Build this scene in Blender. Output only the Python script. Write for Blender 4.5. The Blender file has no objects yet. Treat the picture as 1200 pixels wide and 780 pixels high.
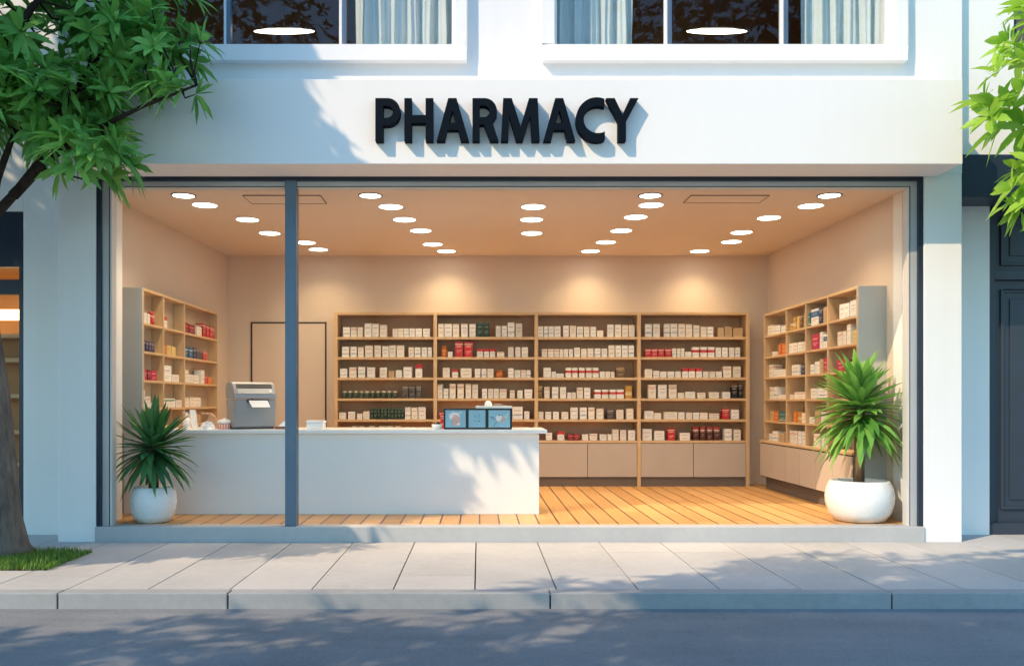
import bpy, bmesh, math, random
from mathutils import Vector, Matrix, Quaternion
random.seed(7)
R = math.radians
scene = bpy.context.scene
COL = scene.collection
F, CX, CY, CAMY, CAMZ = 1035.0, 562.0, 470.0, -9.0, 1.41
def PX(px, Y): return (px - CX) * (Y - CAMY) / F
def PZ(py, Y): return CAMZ - (py - CY) * (Y - CAMY) / F

# ------------------------------------------------------------------ helpers
class MB:
    """collects faces; build() links them as ONE mesh object"""
    def __init__(s):
        s.v, s.f, s.m, s.sm, s.t = [], [], [], [], []
    def add(s, vs, fs, mi=0, smooth=False, tint=0.0):
        o = len(s.v)
        s.v += [tuple(p) for p in vs]
        s.t += [tint] * len(vs)
        for f in fs:
            s.f.append([i + o for i in f]); s.m.append(mi); s.sm.append(smooth)
        return s
    def box(s, x0, x1, y0, y1, z0, z1, mi=0):
        v = [(x0,y0,z0),(x1,y0,z0),(x1,y1,z0),(x0,y1,z0),(x0,y0,z1),(x1,y0,z1),(x1,y1,z1),(x0,y1,z1)]
        return s.add(v, [(0,3,2,1),(4,5,6,7),(0,1,5,4),(1,2,6,5),(2,3,7,6),(3,0,4,7)], mi)
    def prism(s, prof, a, b, axis='x', mi=0, smooth=False):
        n = len(prof)
        def P(p, w):
            return {'x': (w, p[0], p[1]), 'y': (p[0], w, p[1]), 'z': (p[0], p[1], w)}[axis]
        v = [P(p, a) for p in prof] + [P(p, b) for p in prof]
        fs = [(i, (i+1) % n, (i+1) % n + n, i + n) for i in range(n)]
        s.add(v, fs, mi, smooth)
        s.add(v[:n], [tuple(range(n))[::-1]], mi); s.add(v[n:], [tuple(range(n))], mi)
        return s
    def lathe(s, prof, seg=32, c=(0,0,0), mi=0, smooth=True):
        n = len(prof); v = []
        for k in range(seg):
            a = 2*math.pi*k/seg
            for r, z in prof:
                v.append((c[0]+r*math.cos(a), c[1]+r*math.sin(a), c[2]+z))
        fs = []
        for k in range(seg):
            k2 = (k+1) % seg
            for i in range(n-1):
                fs.append((k*n+i, k2*n+i, k2*n+i+1, k*n+i+1))
        return s.add(v, fs, mi, smooth)
    def tube(s, pts, rad, seg=8, mi=0, wob=0.0):
        pts = [Vector(p) for p in pts]; v = []; n = len(pts)
        up = Vector((0.31, 0.2, 0.93))
        for i, p in enumerate(pts):
            d = (pts[min(i+1, n-1)] - pts[max(i-1, 0)]).normalized()
            a = d.cross(up)
            if a.length < 0.05: a = d.cross(Vector((1,0,0)))
            a.normalize(); b = d.cross(a)
            for k in range(seg):
                t = 2*math.pi*k/seg
                r = rad[i] * (1 + wob*(math.sin(3*t+i*1.7)*.5 + random.uniform(-.5,.5)))
                v.append(p + (a*math.cos(t) + b*math.sin(t))*r)
        fs = []
        for i in range(n-1):
            for k in range(seg):
                k2 = (k+1) % seg
                fs.append((i*seg+k, i*seg+k2, (i+1)*seg+k2, (i+1)*seg+k))
        fs.append(tuple((n-1)*seg+k for k in range(seg)))
        fs.append(tuple(range(seg))[::-1])
        return s.add(v, fs, mi, True)
    def build(s, name, mats, parent=None, bevel=0.0, loc=None, weld=True):
        me = bpy.data.meshes.new(name)
        me.from_pydata(s.v, [], s.f)
        if not isinstance(mats, (list, tuple)): mats = [mats]
        for m in mats: me.materials.append(m)
        me.polygons.foreach_set('material_index', s.m)
        me.polygons.foreach_set('use_smooth', s.sm)
        if any(s.t):
            at = me.attributes.new('tint', 'FLOAT', 'POINT'); at.data.foreach_set('value', s.t)
        if bevel:
            bm = bmesh.new(); bm.from_mesh(me)
            bmesh.ops.remove_doubles(bm, verts=bm.verts, dist=1e-5)
            bmesh.ops.recalc_face_normals(bm, faces=bm.faces)
            es = [e for e in bm.edges if len(e.link_faces) == 2 and e.calc_face_angle(0) > R(35)]
            bmesh.ops.bevel(bm, geom=es, offset=bevel, segments=2, affect='EDGES', clamp_overlap=True, profile=.6)
            bm.to_mesh(me); bm.free()
        me.update()
        o = bpy.data.objects.new(name, me); COL.objects.link(o)
        if parent is not None: o.parent = parent
        if loc: o.location = loc
        return o

def tag(o, label=None, cat=None, group=None, kind=None):
    if label: o['label'] = label
    if cat: o['category'] = cat
    if group: o['group'] = group
    if kind: o['kind'] = kind
    return o
def thing(name, label, cat, loc=(0,0,0), rz=0.0, group=None):
    o = bpy.data.objects.new(name, None); COL.objects.link(o)
    o.empty_display_size = .1
    o.location = loc; o.rotation_euler = (0, 0, rz)
    return tag(o, label, cat, group)
def struct(mb, name, mats, bevel=0.0):
    o = mb.build(name, mats, None, bevel); o['kind'] = 'structure'; return o

# ------------------------------------------------------------------ materials
class NT:
    def __init__(s, name):
        s.mat = bpy.data.materials.new(name); s.mat.use_nodes = True
        s.t = s.mat.node_tree; s.n = s.t.nodes; s.l = s.t.links
        s.n.clear(); s.out = s.n.new('ShaderNodeOutputMaterial')
    def new(s, t, **kw):
        n = s.n.new(t)
        for k, v in kw.items(): setattr(n, k, v)
        return n
    def link(s, a, b): s.l.new(a, b)
    def val(s, sock, v):
        if hasattr(v, 'links') or isinstance(v, bpy.types.NodeSocket): s.link(v, sock)
        else: sock.default_value = v
    def math(s, op, a, b=0.0, c=None, clamp=False):
        n = s.new('ShaderNodeMath', operation=op); n.use_clamp = clamp
        s.val(n.inputs[0], a); s.val(n.inputs[1], b)
        if c is not None: s.val(n.inputs[2], c)
        return n.outputs[0]
    def mix(s, f, a, b, mode='MIX'):
        n = s.new('ShaderNodeMix', data_type='RGBA', blend_type=mode)
        s.val(n.inputs[0], f)
        s.val(n.inputs[6], a if isinstance(a, bpy.types.NodeSocket) else (*a, 1)[:4])
        s.val(n.inputs[7], b if isinstance(b, bpy.types.NodeSocket) else (*b, 1)[:4])
        return n.outputs[2]
    def coord(s, kind='Object', scale=(1,1,1)):
        c = s.new('ShaderNodeTexCoord'); m = s.new('ShaderNodeMapping')
        m.inputs['Scale'].default_value = scale
        s.link(c.outputs[kind], m.inputs[0]); return m.outputs[0]
    def noise(s, vec, scale, detail=4, rough=.55):
        n = s.new('ShaderNodeTexNoise'); n.inputs['Scale'].default_value = scale
        n.inputs['Detail'].default_value = detail; n.inputs['Roughness'].default_value = rough
        s.link(vec, n.inputs['Vector']); return n.outputs['Fac']
    def ramp(s, v, lo, hi):
        n = s.new('ShaderNodeMapRange'); s.val(n.inputs[0], v)
        n.inputs[1].default_value = lo; n.inputs[2].default_value = hi; return n.outputs[0]
    def bump(s, h, strength=.2, dist=.01):
        n = s.new('ShaderNodeBump'); n.inputs['Strength'].default_value = strength
        n.inputs['Distance'].default_value = dist; s.link(h, n.inputs['Height']); return n.outputs[0]
    def pbr(s, col, rough=.6, metal=0.0, normal=None, spec=.4, **kw):
        p = s.new('ShaderNodeBsdfPrincipled')
        s.val(p.inputs['Base Color'], col if isinstance(col, bpy.types.NodeSocket) else (*col, 1)[:4])
        s.val(p.inputs['Roughness'], rough); p.inputs['Metallic'].default_value = metal
        p.inputs['Specular IOR Level'].default_value = spec
        if normal is not None: s.link(normal, p.inputs['Normal'])
        for k, v in kw.items(): s.val(p.inputs[k], v)
        s.link(p.outputs[0], s.out.inputs[0]); return p

def M_plain(name, col, rough=.6, metal=0.0, var=.08, scale=3.0, bump=0.0, bscale=120.0, spec=.4):
    t = NT(name); co = t.coord()
    n = t.noise(co, scale, 5)
    dark = tuple(c*(1-var) for c in col); lite = tuple(min(1, c*(1+var*.6)) for c in col)
    c = t.mix(t.ramp(n, .3, .7), dark, lite)
    rr = t.math('MULTIPLY_ADD', t.noise(co, scale*4, 3), .16, rough-.08)
    nb = t.bump(t.noise(co, bscale, 3), bump, .004) if bump else None
    t.pbr(c, rr, metal, nb, spec); return t.mat

def M_plaster(name, col, streak=.05):
    t = NT(name); co = t.coord()
    a = t.noise(co, 1.1, 6, .6); b = t.noise(t.coord('Object', (7, 7, .5)), 1.5, 5)
    m = t.math('ADD', t.math('MULTIPLY', a, .6), t.math('MULTIPLY', b, .4))
    c = t.mix(t.ramp(m, .35, .65), tuple(x*(1-streak) for x in col), col)
    t.pbr(c, .75, 0, t.bump(t.noise(co, 180, 4), .12, .003), .25); return t.mat

def M_wood(name, c0, c1, axis=(1,12,12), rough=.45):
    t = NT(name); co = t.coord('Object', axis)
    n = t.noise(co, 2.6, 6, .65)
    w = t.noise(t.coord('Object', tuple(a*6 for a in axis)), 3, 3)
    m = t.math('ADD', t.math('MULTIPLY', n, .7), t.math('MULTIPLY', w, .3))
    c = t.mix(t.ramp(m, .32, .68), c0, c1)
    t.pbr(c, rough, 0, t.bump(m, .05, .002), .4); return t.mat

def M_floor():
    t = NT('plank_floor'); c = t.new('ShaderNodeTexCoord'); sp = t.new('ShaderNodeSeparateXYZ')
    t.link(c.outputs['Object'], sp.inputs[0])
    xw = .205
    xi = t.math('DIVIDE', sp.outputs[0], xw); idx = t.math('FLOOR', xi); fr = t.math('FRACT', xi)
    wn = t.new('ShaderNodeTexWhiteNoise', noise_dimensions='1D'); t.link(idx, wn.inputs['W'])
    yy = t.math('MULTIPLY_ADD', wn.outputs[0], 2.3, t.math('DIVIDE', sp.outputs[1], 2.2))
    yi = t.math('FLOOR', yy); yf = t.math('FRACT', yy)
    w2 = t.new('ShaderNodeTexWhiteNoise', noise_dimensions='2D')
    cb = t.new('ShaderNodeCombineXYZ'); t.link(idx, cb.inputs[0]); t.link(yi, cb.inputs[1]); t.link(cb.outputs[0], w2.inputs['Vector'])
    g = t.noise(t.coord('Object', (14, .9, 1)), 3.2, 6, .65)
    tone = t.math('ADD', t.math('MULTIPLY', g, .75), t.math('MULTIPLY', w2.outputs[0], .32))
    col = t.mix(t.ramp(tone, .3, .85), (.44, .225, .075), (.68, .41, .17))
    e = t.math('MINIMUM', fr, t.math('SUBTRACT', 1.0, fr))
    j = t.math('LESS_THAN', e, .042)
    j2 = t.math('LESS_THAN', t.math('MINIMUM', yf, t.math('SUBTRACT', 1.0, yf)), .0016)
    j = t.math('MAXIMUM', j, j2)
    col = t.mix(j, col, (.09, .035, .012))
    t.pbr(col, t.math('MULTIPLY_ADD', g, .2, .3), 0, t.bump(t.math('SUBTRACT', t.math('MULTIPLY', g, .15), j), .35, .003), .4)
    return t.mat

def M_concrete(name, c0, c1, bump=.25, spots=True, rough=.85):
    t = NT(name); co = t.coord()
    a = t.noise(co, .7, 6, .62); b = t.noise(co, 14, 5, .6); d = t.noise(co, 260, 2)
    m = t.math('ADD', t.math('MULTIPLY', a, .55), t.math('ADD', t.math('MULTIPLY', b, .25), t.math('MULTIPLY', d, .2)))
    c = t.mix(t.ramp(m, .36, .64), c0, c1)
    if spots:
        s = t.ramp(t.noise(co, 5.5, 4, .7), .62, .78)
        c = t.mix(t.math('MULTIPLY', s, .35), c, tuple(x*.55 for x in c0))
    t.pbr(c, rough, 0, t.bump(t.math('ADD', b, d), bump, .004), .25); return t.mat

def M_asphalt():
    t = NT('asphalt'); co = t.coord()
    a = t.noise(co, .55, 6, .65); d = t.noise(co, 150, 3, .75); g = t.noise(co, 48, 4, .8); e = t.noise(t.coord('Object', (.25, 2.2, 1)), 2.0, 5)
    m = t.math('ADD', t.math('ADD', t.math('MULTIPLY', a, .3), t.math('MULTIPLY', g, .25)), t.math('ADD', t.math('MULTIPLY', d, .3), t.math('MULTIPLY', e, .15)))
    c = t.mix(t.ramp(m, .38, .64), (.125, .142, .16), (.29, .305, .32))
    st = t.ramp(t.noise(co, 75, 2, .8), .66, .72)
    c = t.mix(t.math('MULTIPLY', st, .3), c, (.42, .42, .42))
    v = t.new('ShaderNodeTexVoronoi', feature='DISTANCE_TO_EDGE'); v.inputs['Scale'].default_value = .7
    wv = t.new('ShaderNodeVectorMath', operation='ADD'); t.link(co, wv.inputs[0])
    wn = t.new('ShaderNodeTexNoise'); wn.inputs['Scale'].default_value = 3; t.link(co, wn.inputs['Vector']); t.link(wn.outputs['Color'], wv.inputs[1]); t.link(wv.outputs[0], v.inputs['Vector'])
    crack = t.math('LESS_THAN', v.outputs['Distance'], .0045)
    c = t.mix(t.math('MULTIPLY', crack, .12), c, (.05, .055, .06))
    h = t.math('ADD', t.math('MULTIPLY', d, .5), g)
    t.pbr(c, .8, 0, t.bump(h, .7, .008), .3); return t.mat

def M_glass(name, tintc=(.97,.985,.99), base=.04, power=.9):
    t = NT(name)
    tr = t.new('ShaderNodeBsdfTransparent'); tr.inputs[0].default_value = (*tintc, 1)
    gl = t.new('ShaderNodeBsdfGlossy'); gl.inputs['Roughness'].default_value = .0
    gl.inputs[0].default_value = (.95, .97, 1, 1)
    lw = t.new('ShaderNodeLayerWeight'); lw.inputs[0].default_value = .5
    f5 = t.math('POWER', lw.outputs['Facing'], 5.0)
    f = t.math('ADD', t.math('MULTIPLY', f5, power), base, clamp=True)
    mx = t.new('ShaderNodeMixShader'); t.link(f, mx.inputs[0]); t.link(tr.outputs[0], mx.inputs[1]); t.link(gl.outputs[0], mx.inputs[2])
    t.link(mx.outputs[0], t.out.inputs[0]); return t.mat

def M_emit(name, col, strength):
    t = NT(name); e = t.new('ShaderNodeEmission'); e.inputs[0].default_value = (*col, 1); e.inputs[1].default_value = strength
    t.link(e.outputs[0], t.out.inputs[0]); return t.mat

def M_leaf(name, dark, lite, trans=.35, tcol=None, rough=.42):
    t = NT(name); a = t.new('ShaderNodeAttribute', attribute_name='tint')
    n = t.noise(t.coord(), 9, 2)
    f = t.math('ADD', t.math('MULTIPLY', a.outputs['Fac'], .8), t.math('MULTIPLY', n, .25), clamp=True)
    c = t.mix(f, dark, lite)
    p = t.pbr(c, rough, 0, None, .35)
    tl = t.new('ShaderNodeBsdfTranslucent')
    tc = t.mix(f, tcol or tuple(min(1, x*1.5) for x in dark), tuple(min(1, x*1.4) for x in lite))
    t.link(tc, tl.inputs[0])
    mx = t.new('ShaderNodeMixShader'); mx.inputs[0].default_value = trans
    t.link(p.outputs[0], mx.inputs[1]); t.link(tl.outputs[0], mx.inputs[2]); t.link(mx.outputs[0], t.out.inputs[0]); return t.mat

def M_bark(name, c0, c1):
    t = NT(name); co = t.coord('Object', (1, 1, .22)); n = t.noise(co, 16, 6, .7); b = t.noise(t.coord(), 3, 4)
    m = t.math('ADD', t.math('MULTIPLY', n, .7), t.math('MULTIPLY', b, .3))
    t.pbr(t.mix(t.ramp(m, .35, .65), c0, c1), .9, 0, t.bump(n, .9, .03), .2); return t.mat

def M_carton(name, base, bands=(), print_col=None, label=None, rough=.55):
    """printed card: bands are (z0, z1, colour) in box height; label is a pale panel; thin print lines"""
    t = NT(name); c = t.new('ShaderNodeTexCoord'); sp = t.new('ShaderNodeSeparateXYZ'); t.link(c.outputs['Generated'], sp.inputs[0])
    x, z = sp.outputs[0], sp.outputs[2]
    oi = t.new('ShaderNodeObjectInfo'); rnd = oi.outputs['Random']
    def rng(v, a, b): return t.math('MULTIPLY', t.math('GREATER_THAN', v, a), t.math('LESS_THAN', v, b))
    col = t.mix(rnd, tuple(v*.86 for v in base), base)
    for z0, z1, bc in bands: col = t.mix(rng(z, z0, z1), col, bc)
    if label:
        col = t.mix(t.math('MULTIPLY', rng(z, .3, .68), rng(x, .14, .86)), col, label)
    if print_col:
        sh = t.math('MULTIPLY', rnd, .18)
        l1 = t.math('MULTIPLY', rng(z, .66, .72), rng(x, .14, .8))
        zz = t.math('ADD', z, sh)
        l2 = t.math('MULTIPLY', rng(zz, .47, .51), rng(x, .2, .85))
        l3 = t.math('MULTIPLY', rng(zz, .36, .39), rng(x, .2, .66))
        nz = t.new('ShaderNodeTexNoise'); nz.inputs['Scale'].default_value = 14; t.link(c.outputs['Generated'], nz.inputs['Vector'])
        m = t.math('MULTIPLY', t.math('MAXIMUM', l1, t.math('MAXIMUM', l2, l3)), t.math('GREATER_THAN', nz.outputs['Fac'], .4))
        col = t.mix(t.math('MULTIPLY', m, .92), col, print_col)
    seam = rng(z, .905, .925)
    col = t.mix(t.math('MULTIPLY', seam, .3), col, (.25, .2, .16))
    t.pbr(col, rough, 0, None, .35); return t.mat

WALL = M_plaster('white_render', (.82, .815, .80), .05)
FASC = M_plaster('white_fascia', (.83, .825, .815), .025)
TRIM = M_plain('white_trim', (.82, .82, .81), .5, var=.03)
FRAME_DARK = M_plain('navy_frame', (.022, .035, .058), .35, .2, .15)
FRAME_GREY = M_plain('grey_frame', (.47, .47, .48), .4, .2, .06)
POST = M_plain('steel_blue_post', (.10, .15, .215), .35, .3, .08)
BEAD = M_plain('pale_bead', (.6, .59, .57), .45, var=.04)
SILL = M_concrete('pale_sill', (.37, .375, .38), (.46, .465, .465), .1, False, .6)
INWALL = M_plaster('beige_wall', (.67, .565, .475), .04)
INCEIL = M_plaster('beige_ceiling', (.70, .60, .52), .03)
FLOOR = M_floor()
SHELF = M_wood('shelf_oak', (.52, .34, .175), (.66, .47, .27), (2, 12, 12))
SHELFV = M_wood('shelf_oak_upright', (.52, .34, .175), (.66, .47, .27), (12, 12, 2))
BACKP = M_wood('back_panel', (.56, .29, .15), (.64, .35, .19), (6, 6, 1.5), .6)
CUPB = M_plain('cupboard_laminate', (.47, .405, .35), .5, var=.03)
SIDEP = M_plain('grey_side_panel', (.48, .465, .435), .5, var=.04)
PLINTH = M_plain('plinth', (.16, .125, .10), .6)
DARKLINE = M_plain('dark_gap', (.03, .022, .018), .7)
COUNTER = M_plain('counter_white', (.80, .80, .80), .32, var=.02)
CTOP = M_plain('counter_top', (.84, .84, .83), .22, var=.015)
PAVE = M_concrete('paving_slab', (.36, .36, .353), (.485, .485, .475), .35)
PAVE2 = M_concrete('paving_slab_pale', (.395, .393, .385), (.505, .50, .49), .2)
JOINT = M_plain('joint', (.05, .048, .045), .9)
KERB = M_concrete('kerb_stone', (.26, .27, .28), (.36, .37, .375), .35)
ROAD = M_asphalt()
DOORM = M_plain('navy_door', (.030, .042, .062), .38, .0, .1)
CANOPY = M_plain('navy_canopy', (.018, .032, .06), .45, .0, .1)
GL_SHOP = M_glass('shop_glass', (.985, .99, .99), .002, .35)
GL_UP = M_glass('upper_glass', (.93, .95, .95), .016, .8)
LAMP = M_emit('lamp_glow', (1, .93, .82), 9.0)
LAMP_UP = M_emit('upper_lamp_glow', (1, .86, .64), 7)
STRIP = M_emit('strip_glow', (1, .70, .34), 5)
UPROOM = M_plain('upper_room_wall', (.36, .20, .11), .8)
CURT = M_plain('curtain_cloth', (.66, .71, .69), .85, var=.05)
POT = M_plain('white_ceramic', (.82, .82, .81), .28, var=.02)
SOIL = M_concrete('soil', (.035, .022, .014), (.07, .045, .03), .8, False)
STEM = M_bark('cane_stem', (.13, .075, .04), (.32, .21, .12))
BARK = M_bark('bark', (.075, .06, .05), (.23, .195, .165))
BARKD = M_bark('branch_bark', (.022, .016, .013), (.06, .045, .036))
BLACKP = M_plain('black_plastic', (.012, .014, .017), .3)
SIGNM = M_plain('sign_letter', (.004, .008, .014), .7, .0, .1, spec=.06)
PRN = M_plain('printer_grey', (.31, .315, .33), .38, .1, .05)
PRN_D = M_plain('printer_dark', (.06, .065, .07), .4)
PRN_L = M_plain('printer_band', (.40, .41, .42), .35, .2)
PAPER = M_plain('white_paper', (.8, .82, .84), .7, var=.03)
WPLAST = M_plain('white_plastic', (.82, .81, .79), .35, var=.02)
LEAF_T = M_leaf('tree_leaf', (.025, .16, .045), (.37, .75, .16), .40)
LEAF_R = M_leaf('lime_leaf', (.12, .31, .03), (.44, .66, .09), .36)
LEAF_O = M_leaf('street_leaf', (.02, .06, .015), (.07, .15, .03), .2)
LEAF_P = M_leaf('palm_leaf_dark', (.018, .085, .028), (.09, .29, .085), .18, rough=.32)
LEAF_Q = M_leaf('palm_leaf_green', (.05, .20, .025), (.32, .60, .12), .25, rough=.33)
GRASS = M_leaf('grass_blade', (.04, .12, .015), (.20, .36, .06), .3)

# ------------------------------------------------------------------ sky, sun, camera
W = bpy.data.worlds.new('World'); scene.world = W; W.use_nodes = True
nt = W.node_tree; nt.nodes.clear()
sky = nt.nodes.new('ShaderNodeTexSky'); sky.sky_type = 'NISHITA'; sky.sun_disc = False
TOSUN = Vector((-1.25, -1.0, 1.41)).normalized()
sky.sun_elevation = math.asin(TOSUN.z); sky.sun_rotation = math.atan2(TOSUN.x, TOSUN.y)
sky.air_density = 1.25; sky.dust_density = .3; sky.ozone_density = 2.2
bg = nt.nodes.new('ShaderNodeBackground'); bg.inputs[1].default_value = .15
ow = nt.nodes.new('ShaderNodeOutputWorld'); 
sk = nt.nodes.new('ShaderNodeMix'); sk.data_type = 'RGBA'; sk.blend_type = 'MULTIPLY'; sk.inputs[0].default_value = 1; sk.inputs[7].default_value = (1.50, 2.10, 2.32, 1)
nt.links.new(sky.outputs[0], sk.inputs[6]); nt.links.new(sk.outputs[2], bg.inputs[0]); nt.links.new(bg.outputs[0], ow.inputs[0])
sl = bpy.data.lights.new('sun', 'SUN'); sl.energy = 4.85; sl.angle = R(.5); sl.color = (1, .74, .48)
so = bpy.data.objects.new('sun', sl); COL.objects.link(so); so.rotation_euler = (-TOSUN).to_track_quat('-Z', 'Y').to_euler(); so.location = (-12, -12, 14)
cam = bpy.data.cameras.new('camera'); co_ = bpy.data.objects.new('camera', cam); COL.objects.link(co_)
co_.location = (0, CAMY, CAMZ); co_.rotation_euler = (R(90), 0, 0)
cam.sensor_width = 36; cam.lens = 36*F/1200; cam.shift_x = (600-CX)/1200; cam.shift_y = (CY-390)/1200
cam.clip_end = 400; cam.clip_start = .05; scene.camera = co_
scene.view_settings.view_transform = 'Standard'; scene.view_settings.look = 'None'; scene.view_settings.exposure = 0
cy = scene.cycles
cy.use_denoising = True
try: cy.denoiser = 'OPENIMAGEDENOISE'
except Exception: pass
cy.max_bounces = 9; cy.diffuse_bounces = 5; cy.transparent_max_bounces = 24; cy.caustics_reflective = False; cy.caustics_refractive = False
cy.sample_clamp_indirect = 6

# ------------------------------------------------------------------ ground, road, pavement, kerb
g = MB(); g.box(-150, 150, -150, 150, -.5, -.16); struct(g, 'ground', SOIL)
g = MB(); g.box(-60, 60, -9.55, -2.50, -.155, -.113); struct(g, 'road', ROAD)
random.seed(3)
BEDX, BEDY0, BEDY1 = -3.62, -1.63, -.80
pv = MB()
pv.box(-60, 60, -2.37, .9, -.155, -.02, 1)
xs = [-3.1 + .613*k for k in range(-40, 60)]
for k in range(len(xs)-1):
    x0, x1 = xs[k], xs[k+1]
    cuts = [-2.37]
    r = random.random()
    if -4 < x0 < 6:
        if r < .3: cuts += [-1.85]
        elif r < .55: cuts += [-1.24]
        elif r < .75: cuts += [-1.85, -.75]
    else: cuts += [-1.3]
    cuts.append(.9)
    for a, b in zip(cuts, cuts[1:]):
        w = .0055
        if x1 < BEDX + .15 and x1 > -9:      # tree bed is cut out of the paving
            xr = min(x1, BEDX)
            segs = [(a, min(b, BEDY0)), (max(a, BEDY1), b)]
            for p, q in segs:
                if q - p > .03: pv.box(x0+w, x1-w, p+w, q-w*.4, -.02, 0, random.choice((0, 0, 2)))
        elif x0 < BEDX < x1 and False: pass
        else:
            pv.box(x0+w, x1-w, a+w*.35, b-w*.35, -.02, random.uniform(-.0012, .0012), random.choice((0, 0, 2)))
struct(pv, 'pavement', [PAVE, JOINT, PAVE2])
kb = MB()
kx = [-3.1-2.5*k for k in range(20, 0, -1)] + [-3.1, -1.85, .52, 3.03] + [3.03+2.5*k for k in range(1, 20)]
for a, b in zip(kx, kx[1:]): kb.box(a+.006, b-.006, -2.515, -2.378, -.16, .003)
kb.box(-52, 52, -2.50, -2.385, -.16, -.006, 1)
struct(kb, 'kerb', [KERB, JOINT], .008)
ob = MB(); ob.box(-60, 60, -40, -9.56, -.155, 0); struct(ob, 'far_pavement', PAVE)
sb = MB(); sb.box(-9, BEDX-.01, BEDY0+.01, BEDY1-.01, -.018, .012); struct(sb, 'soil', SOIL)

# grass in the tree bed
gm = MB(); random.seed(11)
for i in range(9000):
    x = random.uniform(-5.9, BEDX+.03); y = random.uniform(BEDY0-.02, BEDY1)
    edge = min(BEDX-x, y-BEDY0)
    h = random.uniform(.035, .08) * (1 if edge > .08 else .75)
    a = random.uniform(0, 6.28); lean = random.uniform(.0, .05); w = random.uniform(.003, .006)
    dx, dy = math.cos(a), math.sin(a)
    p = Vector((x, y, .008)); m_ = p + Vector((dx*lean*.35, dy*lean*.35, h*.55)); e = p + Vector((dx*lean, dy*lean, h))
    s_ = Vector((-dy, dx, 0))*w
    gm.add([p-s_, p+s_, m_+s_*.7, m_-s_*.7, e], [(0,1,2,3), (3,2,4)], 0, False, random.uniform(.05, 1))
tag(gm.build('grass', GRASS), 'patch of short green grass around the foot of the tree', 'grass', kind='stuff')

# ------------------------------------------------------------------ pharmacy building
B = thing('pharmacy_building', 'white two storey building with a wide lit pharmacy shop front', 'building', (0,0,0))
XL, XR = -4.24, 4.85
IL, IR = -3.861, 4.47          # opening between the piers
RL, RR, YB, ZC, ZF = -4.03, 4.48, 4.5, 3.63, .148
RLB, RRB = -3.85, 4.40   # the right wall closes in by a few centimetres towards the back
for a, b in ((XL, IL), (IR, XR)):
    m = MB(); m.box(a, b, -.12, .55, -.02, 3.70); m.build('pier', WALL, B, .008)
WZ0, WZ1 = 4.961, 6.75
wl, wr = (-3.72, -.246), (.748, 4.146)
m = MB()
for a, b, z0, z1 in ((XL, XR, 3.70, WZ0), (XL, XR, WZ1, 8.4), (XL, wl[0], WZ0, WZ1), (wl[1], wr[0], WZ0, WZ1), (wr[1], XR, WZ0, WZ1)):
    m.box(a, b, -.12, .06, z0, z1)
m.build('wall', WALL, B)
m = MB(); m.box(XL, XL+.12, .06, 5, 3.71, 8.4); m.box(XR-.12, XR, .06, 5, 3.71, 8.4); m.box(XL+.12, XR-.12, 4.88, 5, 3.71, 8.4); m.box(XL, XR, -.1, 5, 8.4, 8.5)
m.build('side_wall', WALL, B)
m = MB(); m.box(-3.83, 4.594, -.6, -.122, 3.666, 4.47); m.build('fascia', FASC, B, .004)
# interior shell
m = MB(); m.box(RL, RR, .06, YB, .0, ZF); m.build('floor', FLOOR, B)
m = MB(); m.box(RL-.2, RR+.2, .065, YB+.2, ZC, ZC+.12); m.build('ceiling', INCEIL, B)
m = MB(); m.prism([(RL-.1, .5), (RL, .057), (RLB, YB+.15), (RL-.1, YB+.15)], 0, ZC, 'z'); m.prism([(RL, .057), (RL-.1, .5), (RL-.2, .5), (RL-.2, .057)], 0, ZC, 'z'); m.prism([(RR, .055), (RR+.2, .055), (RR+.2, YB+.15), (RRB, YB+.15)], 0, ZC, 'z'); m.box(RL, RR, YB, YB+.15, 0, ZC)
m.build('interior_wall', INWALL, B)
m = MB(); m.box(IL, IR, -.14, .058, -.02, .152); m.build('sill', SILL, B, .008)
# storefront glazing
SW = MB(); 
def ring(mb, x0, x1, z1, w, wt, y0, y1, z0=.152, mi=0):
    mb.box(x0, x0+w, y0, y1, z0, z1, mi); mb.box(x1-w, x1, y0, y1, z0, z1, mi); mb.box(x0+w, x1-w, y0, y1, z1-wt, z1, mi)
ring(SW, IL, IR, 3.698, .046, .066, -.105, .052)
FW = SW.build('shop_window', FRAME_DARK, B, .004)
m = MB(); ring(m, IL+.046, IR-.046, 3.632, .065, .048, -.07, .05); m.build('inner_frame', FRAME_GREY, FW, .003)
m = MB(); ring(m, IL+.111, IR-.111, 3.584, .010, .010, -.058, .048); m.build('gasket', DARKLINE, FW)
m = MB(); ring(m, IL+.121, IR-.121, 3.574, .018, .010, -.064, .046); m.build('glazing_bead', BEAD, FW, .002)
m = MB(); m.box(-1.962, -1.848, -.10, .03, .152, 3.64); m.build('post', POST, FW, .006)
for a, b in ((IL+.14, -1.962), (-1.848, IR-.14)):
    m = MB(); m.box(a, b, -.034, -.026, .153, 3.566); m.build('glass_pane', GL_SHOP, FW)
# store-room door, flush in the back wall
m = MB(); dx0, dx1, dz1 = PX(296, YB), PX(381, YB), PZ(379, YB)
m.box(dx0, dx1, YB-.012, YB+.002, ZF, dz1); D = m.build('door', INWALL, B)
m = MB(); w = .022
m.box(dx0-w, dx0, YB-.016, YB+.002, ZF, dz1+w); m.box(dx1, dx1+w, YB-.016, YB+.002, ZF, dz1+w); m.box(dx0, dx1, YB-.016, YB+.002, dz1, dz1+w)
m.build('door_frame', DARKLINE, D)
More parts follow.
